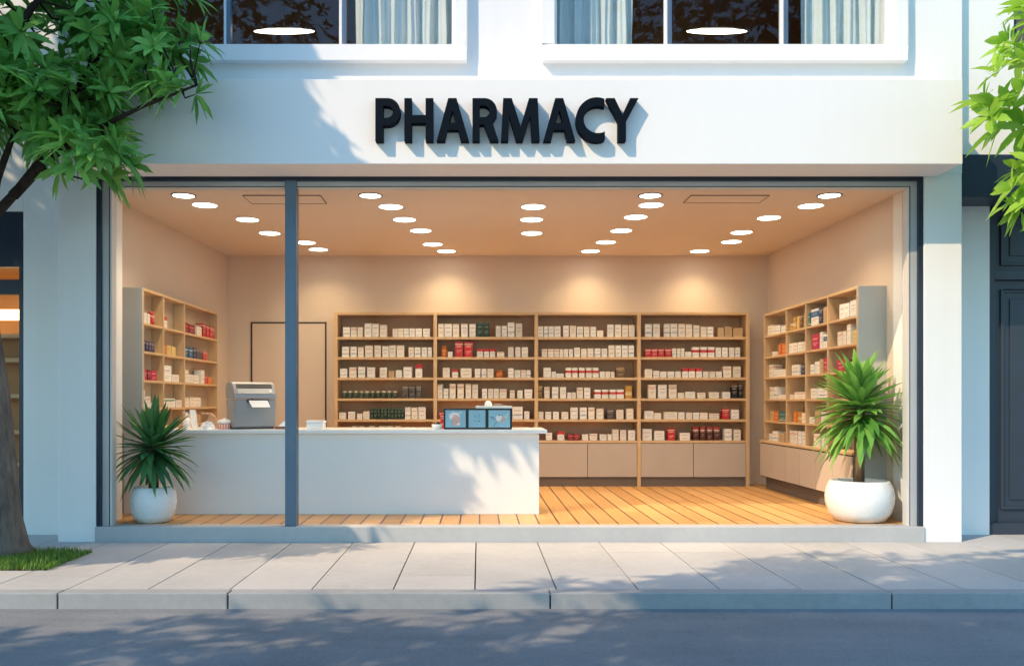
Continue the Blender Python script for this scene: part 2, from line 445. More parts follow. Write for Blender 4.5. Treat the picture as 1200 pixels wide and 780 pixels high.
# access hatches in the ceiling
HATCHM = M_plain('hatch_edge', (.22, .15, .11), .6)
def hatch(x0, x1, y0, y1):
    w = .006
    m = MB(); m.box(x0, x1, y0, y1, ZC-.006, ZC+.002); h = m.build('ceiling_hatch', INCEIL, B)
    m = MB()
    m.box(x0-w, x0, y0-w, y1+w, ZC-.010, ZC+.002); m.box(x1, x1+w, y0-w, y1+w, ZC-.010, ZC+.002)
    m.box(x0, x1, y0-w, y0, ZC-.010, ZC+.002); m.box(x0, x1, y1, y1+w, ZC-.010, ZC+.002)
    m.build('hatch_frame', HATCHM, h)
hatch(2.28, 3.12, .52, .86); hatch(-2.55, -1.72, .52, .90)

# upper windows
def upper_window(x0, x1, mull):
    Y0 = -.21
    m = MB(); t = .12
    m.box(x0-t, x1+t, Y0, -.118, WZ0-.16, WZ0); m.box(x0-t, x1+t, Y0, -.118, WZ1, WZ1+.14)
    m.box(x0-t, x0, Y0, -.118, WZ0, WZ1); m.box(x1, x1+t, Y0, -.118, WZ0, WZ1)
    wdw = m.build('upper_window', TRIM, B, .006)
    m = MB(); a, b = -.06, .0
    m.box(x0, x1, a, b, WZ0, WZ0+.055); m.box(x0, x1, a, b, WZ1-.06, WZ1)
    m.box(x0, x0+.035, a, b, WZ0+.055, WZ1-.06); m.box(x1-.035, x1, a, b, WZ0+.055, WZ1-.06)
    for c in mull: m.box(c-.030, c, a, b, WZ0+.055, WZ1-.06)
    m.build('window_frame', TRIM, wdw, .004)
    for c in mull:
        m = MB(); m.box(c, c+.042, a-.012, b, WZ0+.002, WZ1-.002); m.build('mullion', POST, wdw, .003)
    es = [x0+.035] + [e for c in mull for e in (c-.030, c+.042)] + [x1-.035]
    for i in range(0, len(es), 2):
        m = MB(); m.box(es[i], es[i+1], -.030, -.024, WZ0+.055, WZ1-.06); m.build('glass_pane', GL_UP, wdw)
UY = -.05
upper_window(*wl, (PX(266, UY), PX(401, UY)))
upper_window(*wr, (PX(782, UY), PX(918, UY)))
m = MB()
m.box(XL+.12, XR-.12, .062, 3.2, 4.30, 4.40); m.box(XL+.12, XR-.12, 3.2, 3.3, 4.40, 7.4); m.box(XL+.12, XR-.12, .062, 3.3, 7.4, 7.5)
m.box(.2, .3, .062, 3.2, 4.40, 7.4); m.box(XL+.12, XL+.2, .062, 3.2, 4.4, 7.4); m.box(XR-.2, XR-.12, .062, 3.2, 4.4, 7.4)
m.build('upper_room', UPROOM, B)
def curtain(px0, px1, label, seed):
    rnd = random.Random(seed); Y = .18
    x0, x1 = PX(px0, Y), PX(px1, Y); n = 120; m = MB(); ph = rnd.uniform(0, 6)
    v = []
    for i in range(n+1):
        u = i/n; x = x0 + (x1-x0)*u
        y = .045*math.sin(u*(x1-x0)*38+ph) + .022*math.sin(u*(x1-x0)*83+ph*2) + .02*math.sin(u*9+ph)
        for z, k in ((4.42, 1.0), (5.2, .95), (6.0, .85), (7.1, .5)):
            v.append((x - x0 + .012*math.sin(z*3+u*20), y*k, z-4.42))
    fs = [(i*4+j, (i+1)*4+j, (i+1)*4+j+1, i*4+j+1) for i in range(n) for j in range(3)]
    m.add(v, fs, 0, True)
    o = m.build('curtain', CURT, None, loc=(x0, Y, 4.42)); tag(o, label, 'curtain')
curtain(416, 536, 'pale drawn curtain in right pane of the left upper window', 1)
curtain(640, 742, 'pale blue curtain in left pane of the right upper window', 2)
curtain(938, 1060, 'pale blue curtain in right pane of the right upper window', 5)
for px, lab in ((333, 'round pendant lamp glowing behind the left upper window'), (840, 'round pendant lamp glowing behind the right upper window')):
    Y = 1.5; z = PZ(37, Y); x = PX(px, Y)
    p = thing('pendant_lamp', lab, 'lamp', (x, Y, z))
    m = MB(); n = 24; m.tube([(-.36*math.cos(math.pi*i/n), 0, 0) for i in range(n+1)], [max(.002, .033*math.sin(math.pi*i/n)) for i in range(n+1)], 16); m.build('diffuser', LAMP_UP, p)
    m = MB(); m.tube([(-.2, 0, .034), (.2, 0, .034)], [.012, .012], 10); m.build('lamp_rail', TRIM, p)
    m = MB(); m.tube([(0,0,.046), (0,0,7.4-z)], [.008, .008], 6); m.build('cord', BLACKP, p)

# ------------------------------------------------------------------ sign
S = thing('shop_sign', 'raised dark navy capital letters PHARMACY on the white fascia', 'sign', (PX(440, -.69), -.69, PZ(165, -.69)))
def letter(outlines, ox, name='letter'):
    """outlines in zoom pixels (7.06 per photo pixel): list of closed 2-D loops"""
    cu = bpy.data.curves.new(name, 'CURVE'); cu.dimensions = '2D'; cu.fill_mode = 'BOTH'; cu.extrude = .043; cu.bevel_depth = .002
    k = 1/7.06 * (8.31/F)
    for lp in outlines:
        sp = cu.splines.new('POLY'); sp.points.add(len(lp)-1); sp.use_cyclic_u = True
        for p, (x, y) in zip(sp.points, lp): p.co = ((x-ox)*k, (458-y)*k, 0, 1)
    tmp = bpy.data.objects.new('tmp', cu); COL.objects.link(tmp)
    dg = bpy.context.evaluated_depsgraph_get(); me = bpy.data.meshes.new_from_object(tmp.evaluated_get(dg))
    bpy.data.objects.remove(tmp)
    me.materials.clear(); me.materials.append(SIGNM); me.name = name
    for p in me.polygons: p.use_smooth = False
    o = bpy.data.objects.new(name, me); COL.objects.link(o); o.parent = S
    o.rotation_euler = (R(90), 0, 0); o.location = (0, .044, 0)
    return o
def arc(cx, cy, rx, ry, a0, a1, n=22):
    return [(cx+rx*math.cos(R(a0+(a1-a0)*i/n)), cy-ry*math.sin(R(a0+(a1-a0)*i/n))) for i in range(n+1)]
OX = 71
letter([[(71,107)] + arc(172,219,103,112,90,-90) + [(132,331),(132,458),(71,458)],
        [(132,168)] + arc(160,219,56,51,90,-90) + [(132,270)]], OX)
letter([[(311,107),(369,107),(369,247),(487,247),(487,107),(547,107),(547,458),(487,458),(487,310),(369,310),(369,458),(311,458)]], OX)
def letA(l, r, tl, tr, hx, hy0, hw):
    return [[(l,458),(tl,107),(tr,107),(r,458),(r-63,458),(r-85,367),(l+83,367),(l+62,458)],
            [(hx,hy0),(hx-hw,310),(hx+hw,310)]]
letter(letA(580, 842, 674, 740, 710, 196, 31), OX)
letter([[(875,107)] + arc(974,215,101,108,90,-52) + [(1087,458),(1021,458),(970,322),(932,322),(932,458),(875,458)],
        [(932,166)] + arc(966,215,51,49,90,-90) + [(932,264)]], OX)
mo = 1129.6 - 0   # second zoom starts 160 photo px further right
def sh(lp): return [(x+mo, y) for x, y in lp]
letter([sh([(0,107),(68,107),(143,345),(213,107),(282,107),(298,458),(237,458),(225,235),(160,458),(108,458),(47,235),(38,458),(-18,458)])], OX)
a = letA(333, 594, 430, 494, 465, 196, 31); letter([sh(a[0]), sh(a[1])], OX)
c_out = arc(770,282,168,182,68,292,36); c_in = arc(775,282,108,116,300,58,36)
letter([sh([(835,112)] + arc(772,282,170,182,72,288,40)[0:] + [(838,448),(838,382)] + arc(785,282,122,114,-66,-294,40) + [(835,178)])], OX)
letter([sh([(853,107),(920,107),(986,245),(1050,107),(1116,107),(1013,300),(1013,458),(953,458),(953,300)])], OX)

# ------------------------------------------------------------------ neighbours
NL = thing('neighbour_building', 'white building on the left with dark framed glazed shop front', 'building', (0,0,0))
m = MB(); m.box(-4.83, -4.243, .35, .6, -.02, 8.4); m.box(-12, -4.83, .35, .6, 3.42, 8.4); m.build('wall', WALL, NL, .006)
fr = MB(); Y0, Y1 = .37, .47
fr.box(-4.885, -4.832, Y0, Y1, 0, 3.418)
fr.box(-9, -4.885, Y0, Y1, 0, .24); fr.box(-9, -4.885, Y0, Y1, 2.545, 2.70); fr.box(-9, -4.885, Y0, Y1, 2.835, 3.418)
fr.box(-6.4, -6.3, Y0, Y1, .24, 2.545)
fo = fr.build('shop_window', FRAME_DARK, NL, .004)
m = MB(); m.box(-9, -4.886, .415, .422, .241, 2.544); m.build('glass_pane', GL_SHOP, fo)
m = MB(); m.box(-9, -4.886, .415, .422, 2.701, 2.834); m.build('transom_pane', GL_SHOP, fo)
m = MB(); m.box(-9, -4.835, 2.4, 2.5, 0, 3.4); m.box(-4.84, -4.80, .6, 2.4, 0, 3.4); m.box(-9, -4.84, .48, 2.4, 3.0, 3.1); m.box(-9.1, -9, .48, 2.4, 0, 3.1)
m.build('interior_wall', M_plain('warm_brown_wall', (.50, .25, .10), .7), NL)
m = MB()
for z in (.6, 1.0, 1.45, 1.9, 2.2): m.box(-8, -4.86, 2.02, 2.398, z, z+.05)
m.build('shelf', SHELF, NL)
m = MB(); m.box(-8, -4.9, 1.98, 2.03, 2.42, 2.55); m.build('light_strip', STRIP, NL)
m = MB(); m.box(-9, -4.845, .48, 2.39, -.01, .05); m.build('floor', PLINTH, NL)

NR = thing('neighbour_building', 'white building on the right with navy panelled door and canopy', 'building', (0,0,0))
m = MB(); m.box(4.853, 5.40, .35, .6, -.02, 3.9); m.box(6.75, 12, .35, .6, -.02, 3.9); m.box(5.40, 6.75, .35, .6, 3.50, 3.9); m.build('wall', WALL, NR, .006)
m = MB(); wx0, wz0 = PX(1188, -.02), PZ(62, -.02)
m.box(4.853, wx0, -.02, .6, 3.9, 8.4); m.box(wx0, 12, -.02, .6, 3.9, wz0); m.box(wx0+1.6, 12, -.02, .6, wz0, 8.4); m.box(wx0, wx0+1.6, -.02, .6, 6.8, 8.4); m.build('upper_wall', WALL, NR)
m = MB(); m.box(wx0, wx0+.05, .02, .08, wz0, 6.8); m.box(wx0+.05, wx0+1.6, .02, .08, wz0, wz0+.06); m.box(wx0+.78, wx0+.84, .02, .08, wz0+.06, 6.8)
w_ = m.build('upper_window', FRAME_DARK, NR)
m = MB(); m.box(wx0+.05, wx0+1.6, .05, .056, wz0+.06, 6.8); m.build('glass_pane', GL_UP, w_)
m = MB(); m.box(wx0-.1, wx0+1.7, .7, .75, wz0-.2, 7); m.build('upper_room', UPROOM, NR)
m = MB(); m.box(4.862, 8.2, -.10, .349, 3.47, 3.898); m.build('canopy', CANOPY, NR, .012)
# door: frame, transom panel, leaf with raised mouldings
dr = MB(); dr.box(5.405, 5.47, .38, .5, 0, 3.49); dr.box(6.68, 6.745, .38, .5, 0, 3.49); dr.box(5.47, 6.68, .38, .5, 2.70, 2.80); dr.box(5.47, 6.68, .38, .5, 3.43, 3.49)
dr.box(5.47, 6.68, .44, .5, 2.80, 3.43); dr.box(5.47, 6.68, .44, .5, .12, 2.70); dr.box(5.405, 6.745, .352, .5, .0, .12)
d = dr.build('door', DOORM, NR, .004)
def moulding(x0, x1, z0, z1, w=.03):
    m = MB(); m.box(x0, x0+w, .418, .442, z0, z1); m.box(x1-w, x1, .418, .442, z0, z1); m.box(x0+w, x1-w, .418, .442, z0, z0+w); m.box(x0+w, x1-w, .418, .442, z1-w, z1)
    m.box(x0+.1, x1-.1, .428, .442, z0+.1, z1-.1)
    m.build('door_panel', DOORM, d, .006)
moulding(5.56, 6.59, 2.86, 3.38); moulding(5.56, 6.59, .26, 2.60)
m = MB(); m.tube([(6.52, .36, 1.0), (6.52, .36, 1.25)], [.014, .014], 10); m.box(6.505, 6.535, .36, .44, 1.02, 1.05); m.box(6.505, 6.535, .36, .44, 1.2, 1.23); m.build('handle', FRAME_GREY, d)

# ------------------------------------------------------------------ ceiling downlights
def lamp_at(px, py):
    Y = (ZC-CAMZ)*F/(CY-py) + CAMY
    return PX(px, Y), Y
cols = [('far left', [(215,229,1),(240,240,0),(290,257,0),(316,273,0),(358,284,0),(373,292,0)]),
        ('second', [(434,229,1),(458,242,0),(474,257,0),(493,270,0),(507,286,0),(523,294,0)]),
        ('middle', [(625,242,0),(623,257,0),(623,273,0)]),
        ('fourth', [(762,229,1),(763,240,0),(745,254,0),(728,270,0),(710,283.5,0),(692,294,0)]),
        ('far right', [(972,229,1),(950,241,0),(901,255,0),(869,272,0),(857,283,0),(820,294,0)])]
place = ['nearest the window', 'second from the window', 'third from the window', 'fourth from the window', 'second from the back', 'nearest the back wall']
dm = MB(); dm.lathe([(0, -.004), (.135, -.004)], 40)
DIFF = None
wash = None
spot = bpy.data.lights.new('downlight', 'SPOT'); spot.energy = 100; spot.color = (1, .75, .47); spot.spot_size = R(118); spot.spot_blend = 1.0; spot.shadow_soft_size = .12
for cn, lst in cols:
    for i, (px, py, rim) in enumerate(lst):
        x, y = lamp_at(px, py)
        pl = place[i] if len(lst) == 6 else ('nearest the window', 'in the middle', 'nearest the back wall')[i]
        t = thing('ceiling_light', f'round white downlight {pl} in the {cn} row of the shop ceiling', 'ceiling light', (x, y, ZC), 0, 'downlights in the shop ceiling')
        r = .115 if rim else .135
        if DIFF is None or rim:
            m = MB(); m.lathe([(0, -.005), (r, -.005)], 40); dsh = m.build('diffuser', LAMP, t)
            m = MB(); m.lathe([(r, .0), (r, -.008), (r+(.016 if rim else .005), -.008), (r+(.018 if rim else .007), 0)], 40); tsh = m.build('trim', PRN_D if rim else TRIM, t)
            if not rim: DIFF = (dsh, tsh)
        else:
            for s_ in DIFF:
                c = s_.copy(); COL.objects.link(c); c.parent = t
        L_ = spot
        if i == len(lst)-1 and len(lst) == 6:
            if wash is None: wash = spot.copy(); wash.energy = 84; wash.spot_size = R(135); wash.spot_blend = 1.0; wash.color = (1, .74, .40)
            L_ = wash
        lo = bpy.data.objects.new('downlight', L_); COL.objects.link(lo); lo.parent = t; lo.location = (0, 0, -.02)

# ------------------------------------------------------------------ shelving units
CAT = {}
def build_back():
    Yf, Yb = 4.1, 4.488
    t = thing('wall_shelving', 'long oak shelving of four bays against the back wall with cupboards below', 'shelving', (PX(635, Yf), Yb, ZF))
    ox, oy, oz = t.location
    def L(m, name, mat, par=t, bev=.003):
        m.v = [(x-ox, y-oy, z-oz) for x, y, z in m.v]; return m.build(name, mat, par, bev)
    ux = [PX(393.5, Yf), PX(510, Yf), PX(628.5, Yf), PX(749, Yf), PX(876.5, Yf)]
    hw = .026
    ztop = PZ(365.5, Yf)
    for x in ux: m = MB(); m.box(x-hw, x+hw, Yf, Yb, ZF, ztop); L(m, 'upright', SHELFV)
    zs = [PZ(p, Yf) for p in (394.6, 418.2, 442.2, 466.6, 491.2, 516)]
    for b in range(4):
        a0, a1 = ux[b]+hw, ux[b+1]-hw
        m = MB(); m.box(a0, a1, Yf+.004, Yb, ztop-.04, ztop-.002); L(m, 'top_board', SHELF)
        for z in zs: m = MB(); m.box(a0, a1, Yf+.004, Yb-.012, z-.036, z); L(m, 'shelf', SHELF)
        m = MB(); m.box(a0, a1, Yb-.012, Yb-.001, ZF+.2, ztop-.04); L(m, 'back_panel', BACKP, bev=0)
        zc0, zc1 = ZF+.14, zs[-1]-.044
        mid = (a0+a1)/2
        for c0, c1 in ((a0+.004, mid-.004), (mid+.004, a1-.004)):
            m = MB(); m.box(c0, c1, Yf+.006, Yf+.026, zc0, zc1); L(m, 'cupboard_door', CUPB)
        m = MB(); m.box(a0, a1, Yf+.028, Yf+.04, zc0-.01, zc1+.008); L(m, 'carcass', DARKLINE, bev=0)
        m = MB(); m.box(a0, a1, Yf+.035, Yf+.05, ZF, zc0-.012); L(m, 'plinth', PLINTH, bev=0)
    return zs
ZS = build_back()

def build_side(side):
    if side == 'left':
        wall, face, ys, top = -3.885, -3.73, [.80, 1.44, 2.18, 3.57], 2.669
        zs = [2.287, 1.969, 1.647, 1.334]; sgn = 1; protr = 0
        lab = 'oak cube shelving on the left wall with grey end panel'
    else:
        wall, face, ys, top = 4.405, 4.155, [.72, 1.55, 2.26, 2.98, 3.90], 2.677
        zs = [2.357, 2.053, 1.751, 1.44, 1.13, .846]; sgn = -1; protr = .06
        lab = 'oak cube shelving on the right wall above low cupboards with grey end panel'
    t = thing('cube_shelving', lab, 'shelving', (wall, (ys[0]+ys[-1])/2, ZF))
    ox, oy, oz = t.location
    def L(m, name, mat, par=t, bev=.003):
        m.v = [(x-ox, y-oy, z-oz) for x, y, z in m.v]; return m.build(name, mat, par, bev)
    def bx(m, xa, xb, *r):
        a, b = sorted((xa, xb)); m.box(a, b, *r)
    w0 = wall + sgn*.003
    hw = .014
    zb = 1.098 if side == 'left' else .855
    m = MB(); bx(m, -3.985 if side == 'left' else 4.468, face-sgn*.002, ys[0]-hw-.012, ys[0]-hw+.012, zb if side == 'left' else ZF, top); L(m, 'end_panel', SIDEP)
    for k, y in enumerate(ys):
        if k == 0: a, b = y-hw+.0125, y+hw+.008
        else: a, b = y-hw, y+hw
        m = MB(); bx(m, w0+sgn*.012, face, a, b, zb, top-.032); L(m, 'upright', SHELFV)
    m = MB(); bx(m, w0+sgn*.012, face, ys[0]-.0015, ys[-1]+hw, top-.03, top-.001); L(m, 'top_board', SHELF)
    for k in range(len(ys)-1):
        a, b = ys[k]+hw+(.009 if k == 0 else .001), ys[k+1]-hw-.001
        for z in zs: m = MB(); bx(m, w0+sgn*.012, face-sgn*.004, a, b, z-.026, z); L(m, 'shelf', M_SH)
        m = MB(); bx(m, w0, w0+sgn*.011, a, b, zb, top-.032); L(m, 'back_panel', M_BK, bev=0)
    if side == 'left':
        m = MB(); bx(m, w0+sgn*.012, face-sgn*.004, ys[0]+.001, ys[-1]-hw-.001, 1.0985, 1.122); L(m, 'bottom_board', M_SH)
        m = MB(); bx(m, w0, face-sgn*.01, 1.74, ys[-1], ZF, 1.096); L(m, 'base_cabinet', CUPB)
    if side == 'right':
        f2 = face + sgn*protr
        m = MB(); bx(m, w0, f2, ys[0]+.002, ys[-1]+.03, .815, .845); L(m, 'cabinet_top', M_SH)
        n = 6; step = (ys[-1]-ys[0])/n
        for k in range(n):
            m = MB(); bx(m, f2-sgn*.02, f2-sgn*.002, ys[0]+.002+k*step+.003, ys[0]+k*step+step-.003, .335, .80); L(m, 'cupboard_door', CUPB)
        m = MB(); bx(m, w0, f2-sgn*.021, ys[0]+.004, ys[-1]+.02, .32, .813); L(m, 'carcass', DARKLINE, bev=0)
        m = MB(); bx(m, w0, f2-sgn*.09, ys[0]+.004, ys[-1], ZF, .319); L(m, 'plinth', PLINTH, bev=0)
    return face, ys, zs, sgn
M_SH = M_wood('shelf_oak_side', (.52, .34, .175), (.66, .47, .27), (12, 2, 12))
M_BK = M_plain('side_back_panel', (.48, .37, .26), .6)
LFT = build_side('left'); RGT = build_side('right')

# ------------------------------------------------------------------ goods on the shelves
cream = (.80, .74, .65); white = (.82, .80, .76); ink = (.30, .27, .26); red = (.52, .03, .035)
MC = {
 'w': [M_carton('carton_a', cream, (), ink), M_carton('carton_b', white, ((.55, .60, (.62, .60, .60)),), ink), M_carton('carton_c', cream, ((.86, 1.1, (.70, .62, .5)),), (.4, .38, .4)), M_carton('carton_e', white, ((.30, .36, (.18, .34, .45)),), ink), M_carton('carton_f', cream, ((.76, .84, (.62, .30, .22)),), ink), M_carton('carton_d', white, ((.0, .1, (.6, .62, .66)),), ink)],
 'rb': [M_carton('carton_red_band', white, ((.46, .74, red),), ink)],
 'rt': [M_carton('carton_red_top', white, ((.66, 1.1, red),), ink)],
 'red': [M_carton('carton_red', (.55, .028, .03), ((.80, .87, (.75, .6, .5)),), (.7, .55, .5))],
 'dred': [M_carton('carton_dark_red', (.22, .012, .018), ((.55, .75, (.5, .05, .05)),), (.5, .3, .3))],
 'dbr': [M_carton('carton_brown_red_top', (.09, .025, .02), ((.72, .80, (.7, .6, .52)), (.80, 1.1, (.42, .04, .04)), (.62, .66, (.4, .2, .15))), (.5, .35, .3))],
 'crim': [M_carton('carton_crimson', (.50, .02, .08), (), (.85, .6, .6))],
 'green': [M_carton('carton_dark_green', (.015, .045, .028), ((.84, 1.1, (.05, .09, .06)),), (.3, .35, .28))],
 'dark': [M_carton('carton_charcoal', (.07, .06, .06), ((.80, .95, (.25, .22, .2)),), (.3, .28, .27))],
 'black': [M_carton('carton_black', (.015, .014, .015), ((.8, .95, (.2, .18, .16)),), (.4, .38, .35))],
 'brown': [M_carton('carton_brown', (.16, .085, .035), ((.80, .92, (.45, .33, .18)),), (.5, .38, .2))],
 'amber': [M_carton('carton_amber', (.55, .30, .05), ((.25, .5, (.70, .55, .3)),), (.2, .12, .03))],
 'orange': [M_carton('carton_orange', (.62, .17, .03), (), (.8, .5, .3))],
 'tan': [M_carton('carton_tan', (.52, .36, .2), (), (.3, .2, .12))],
 'yellow': [M_carton('carton_yellow', (.68, .50, .2), (), (.4, .28, .1))],
 'teal': [M_carton('carton_teal', (.03, .15, .16), ((.1, .2, (.5, .5, .45)),), (.5, .55, .5))],
 'navy': [M_carton('carton_navy', (.025, .035, .10), ((.78, .84, (.4, .35, .3)),), (.4, .4, .45))],
 'purple': [M_carton('carton_purple', (.07, .03, .09), ((.78, .84, (.4, .3, .3)),), (.4, .35, .4))],
 'blue': [M_carton('carton_blue', (.03, .12, .26), ((.72, .78, (.5, .5, .5)),), (.5, .55, .6))],
 'bluew': [M_carton('carton_blue_top', white, ((.5, .85, (.03, .13, .32)),), ink)],
 'gl': [M_carton('carton_green_stripe', white, ((.72, .86, (.03, .25, .14)),), ink)],
}
CN = {'dbr': 'brown and red topped', 'w': 'cream', 'rb': 'red banded white', 'rt': 'red topped white', 'red': 'red', 'dred': 'dark red', 'crim': 'crimson', 'green': 'dark green', 'dark': 'charcoal',
      'black': 'black', 'brown': 'brown', 'amber': 'amber', 'orange': 'orange', 'tan': 'tan', 'yellow': 'yellow', 'teal': 'teal', 'navy': 'navy', 'purple': 'purple',
      'blue': 'blue', 'bluew': 'blue and white', 'gl': 'green striped white'}
ORD = ['first','second','third','fourth','fifth','sixth','seventh','eighth','ninth','tenth','eleventh','twelfth','thirteenth','fourteenth','fifteenth','sixteenth','seventeenth','eighteenth']
ROW = ['top shelf', 'second shelf', 'third shelf', 'fourth shelf', 'fifth shelf', 'sixth shelf', 'bottom shelf']
rg = random.Random(21)
def item(kind, w, d, h, loc, rz, label, cat, group, shape='box'):
    """w across, d deep, h high; stands on loc (front centre is -d/2 in local y)"""
    mats = MC[kind]; mat = mats[rg.randrange(len(mats))]
    if shape == 'box':
        m = MB(); m.box(-w/2, w/2, -d/2, d/2, 0, h)
        o = m.build(cat if cat != 'book' else 'book', mat, None, min(.0025, w*.08), loc=loc); o.rotation_euler.z = rz
        tag(o, label, cat, group)
    elif shape == 'jar':
        r = w/2
        t = thing('bottle', label, 'bottle', loc, rz, group)
        hb = h*.78
        m = MB(); m.lathe([(0,0),(r*.94,0),(r,r*.08),(r,hb-r*.25),(r*.92,hb-r*.08),(r*.7,hb),(0,hb)], 20); m.build('body', mat, t)
        m = MB(); m.lathe([(0,hb),(r*.82,hb),(r*.84,h-.004),(r*.78,h),(0,h)], 20); m.build('cap', CAPM[kind] if kind in CAPM else WPLAST, t)
CAPM = {'dred': M_plain('red_cap', (.45, .04, .04), .4), 'orange': M_plain('orange_cap', (.6, .2, .05), .4), 'red': M_plain('scarlet_cap', (.62, .08, .06), .4), 'green': M_plain('cream_cap', (.7, .64, .52), .5)}

def A(x): return [(*i, 'A') for i in x]
W_ = 'w'
bays = []
bays.append([  # far left bay, zoom A
 (203, [(100,138,150,W_),(142,175,150,W_),(178,207,150,W_),(217,255,130,W_),(257,293,132,W_),(298,337,137,W_),(367,395,157,W_),(397,425,157,W_),(427,455,157,W_),(457,487,157,W_),(490,525,157,W_),(530,568,157,W_)]),
 (311, [(95,133,255,W_),(140,174,255,W_),(181,211,257,W_),(219,263,248,W_),(269,304,248,W_),(311,346,252,W_),(348,384,247,W_),(389,430,248,W_),(453,482,258,W_),(486,518,258,W_),(523,553,258,W_),(556,578,258,W_)]),
 (420, [(84,123,372,W_),(134,174,365,W_),(181,219,363,W_),(229,272,365,W_),(298,337,366,W_),(346,377,383,'tan'),(384,418,380,W_),(426,472,363,W_),(490,527,348,'rt')]),
 (527, [(95+30*k,122+30*k,488,'green*') for k in range(10)] + [(420,452,460,'dark'),(457,490,460,'dark'),(494,523,460,'dark')]),
 (643, [(78,117,606,W_),(127,165,602,W_),(176,205,612,W_),(208,243,600,W_)] + [(248+18.3*k,265+18.3*k,583,'green') for k in range(10)] + [(434,465,578,W_),(468,502,580,W_),(505,545,577,W_)]),
 (752, [(147,175,675,W_),(187,215,675,W_),(240,270,675,W_),(293,330,675,W_),(337,370,675,W_),(380,412,675,W_)])])
bays.append([
 (203, [(612,643,132,W_),(646,687,132,W_),(690,725,133,W_),(735,772,133,W_),(780,815,133,W_),(819,852,125,'green'),(856,888,125,'green'),(922,950,143,W_),(953,982,143,W_),(986,1023,125,W_),(1029,1065,130,W_)]),
 (311, [(628,662,250,'orange*'),(665,690,282,W_),(702,745,228,'red'),(752,797,228,'red'),(820,853,266,'rt'),(858,887,266,'rt'),(890,918,266,'rt'),(928,968,283,W_),(988,1018,257,W_),(1027,1055,257,W_),(1061,1096,257,W_)]),
 (420, [(636,675,367,W_),(688,720,376,'rt'),(733,793,370,W_),(809,840,373,W_),(845,872,373,W_),(877,911,373,W_),(920,964,380,'orange*'),(988,1018,370,W_),(1022,1055,380,W_),(1058,1084,380,W_),(1087,1110,380,W_)]),
 (530, [(609,638,455,W_),(641,668,477,W_),(673,706,452,W_),(716,751,453,W_),(759,790,453,W_),(795,827,455,W_),(848,876,478,W_),(880,908,478,W_),(911,938,478,W_),(941,980,480,W_),(998,1024,487,W_),(1038,1066,487,W_),(1076,1118,482,W_)]),
 (643, [(616,642,605,'red'),(1012,1068,575,W_),(1075,1103,600,W_)])])
bays.append([
 (149, [(36,57,106,W_),(59,76,106,W_),(78,98,106,W_),(100,125,106,W_),(136,158,104,W_),(162,187,104,W_),(190,215,107,W_),(218,241,107,W_),(244,267,108,W_),(270,295,123,W_),(311,337,99,W_),(341,367,100,W_),(370,394,101,W_),(397,420,101,W_)]),
 (228, [(51,73,196,W_),(75,98,196,W_),(100,119,196,W_),(121,137,196,W_),(139,155,196,W_),(158,175,196,W_),(180,203,190,W_),(206,229,194,W_),(232,256,193,W_),(260,284,193,W_),(288,311,194,W_),(316,340,181,W_),(344,367,181,W_),(370,393,181,W_),(396,418,181,W_)]),
 (307, [(57,87,268,W_),(89,107,283,W_),(109,139,291,W_),(145,168,268,'rb'),(172,194,268,'rb'),(199,221,268,'rb'),(226,249,268,'rb'),(253,277,268,'rb'),(281,301,283,W_),(304,323,283,W_),(325,340,284,W_),(347,380,266,'brown')]),
 (392, [(32,53,340,'brown'),(60,82,347,W_),(91,116,347,W_),(123,148,347,W_),(152,169,368,W_),(171,187,368,W_),(190,215,349,W_),(219,244,349,W_),(260,285,357,'rb'),(289,315,357,'rb'),(319,345,357,'rb'),(348,377,357,'rb'),(383,408,343,'amber')]),
 (475, [(37,57,445,W_),(64,88,445,W_),(95,119,445,W_),(129,156,445,W_),(165,195,428,W_),(202,230,428,W_),(236,261,428,W_),(267,296,432,W_),(310,336,437,'dark'),(347,376,437,W_),(387,415,432,W_)]),
 (560, [(67,92,530,W_),(113,140,525,'rt'),(154,177,534,'dred'),(179,200,534,'dred'),(211,236,536,W_),(240,271,534,W_),(281,309,536,W_),(312,329,536,W_),(331,356,516,W_),(362,387,518,W_),(394,422,520,W_)])])
bays.append([
 (149, [(461,488,97,W_),(493,520,97,W_),(537,560,97,W_),(562,590,96,W_),(593,620,97,W_),(623,649,98,W_),(654,678,102,W_),(681,706,108,W_),(709,733,108,W_),(750,775,112,'tan'),(778,808,108,'tan'),(812,850,113,'tan')]),
 (228, [(461,485,194,'red'),(487,511,194,'red'),(513,537,194,'red'),(540,566,194,'red'),(570,586,193,W_),(588,602,193,W_),(604,618,193,W_),(621,646,207,W_),(650,677,188,'rb'),(681,707,188,'rb'),(711,738,188,'rb'),(742,764,190,W_),(768,790,190,W_),(795,816,190,W_),(820,840,190,W_)]),
 (307, [(460,490,273,W_),(494,518,280,W_),(522,547,283,W_),(551,578,283,W_),(582,604,283,W_),(609,632,270,'rt'),(635,660,270,'rt'),(664,688,270,'rt'),(692,714,283,W_),(717,741,283,W_),(744,767,283,W_),(773,805,263,W_),(810,842,263,W_)]),
 (392, [(474,505,338,W_),(513,548,338,W_),(555,587,338,W_),(592,617,370,W_),(621,661,366,W_),(670,702,369,W_),(715,756,367,W_),(768,800,367,W_),(804,829,337,'black'),(833,848,335,'black')]),
 (475, [(458,495,442,W_),(498,526,450,W_),(535,590,446,W_),(593,619,447,W_),(624,648,448,W_),(652,678,448,W_),(681,711,448,W_),(714,756,452,W_),(768,796,432,'red'),(803,835,437,W_)]),
 (560, [(451,489,515,W_),(499,540,522,W_),(551,580,512,'red'),(600,641,530,W_),(652,673,507,'dbr'),(681,700,507,'dbr'),(708,728,507,'dbr'),(735,758,507,'dbr'),(776,806,514,W_),(813,842,517,W_)])])
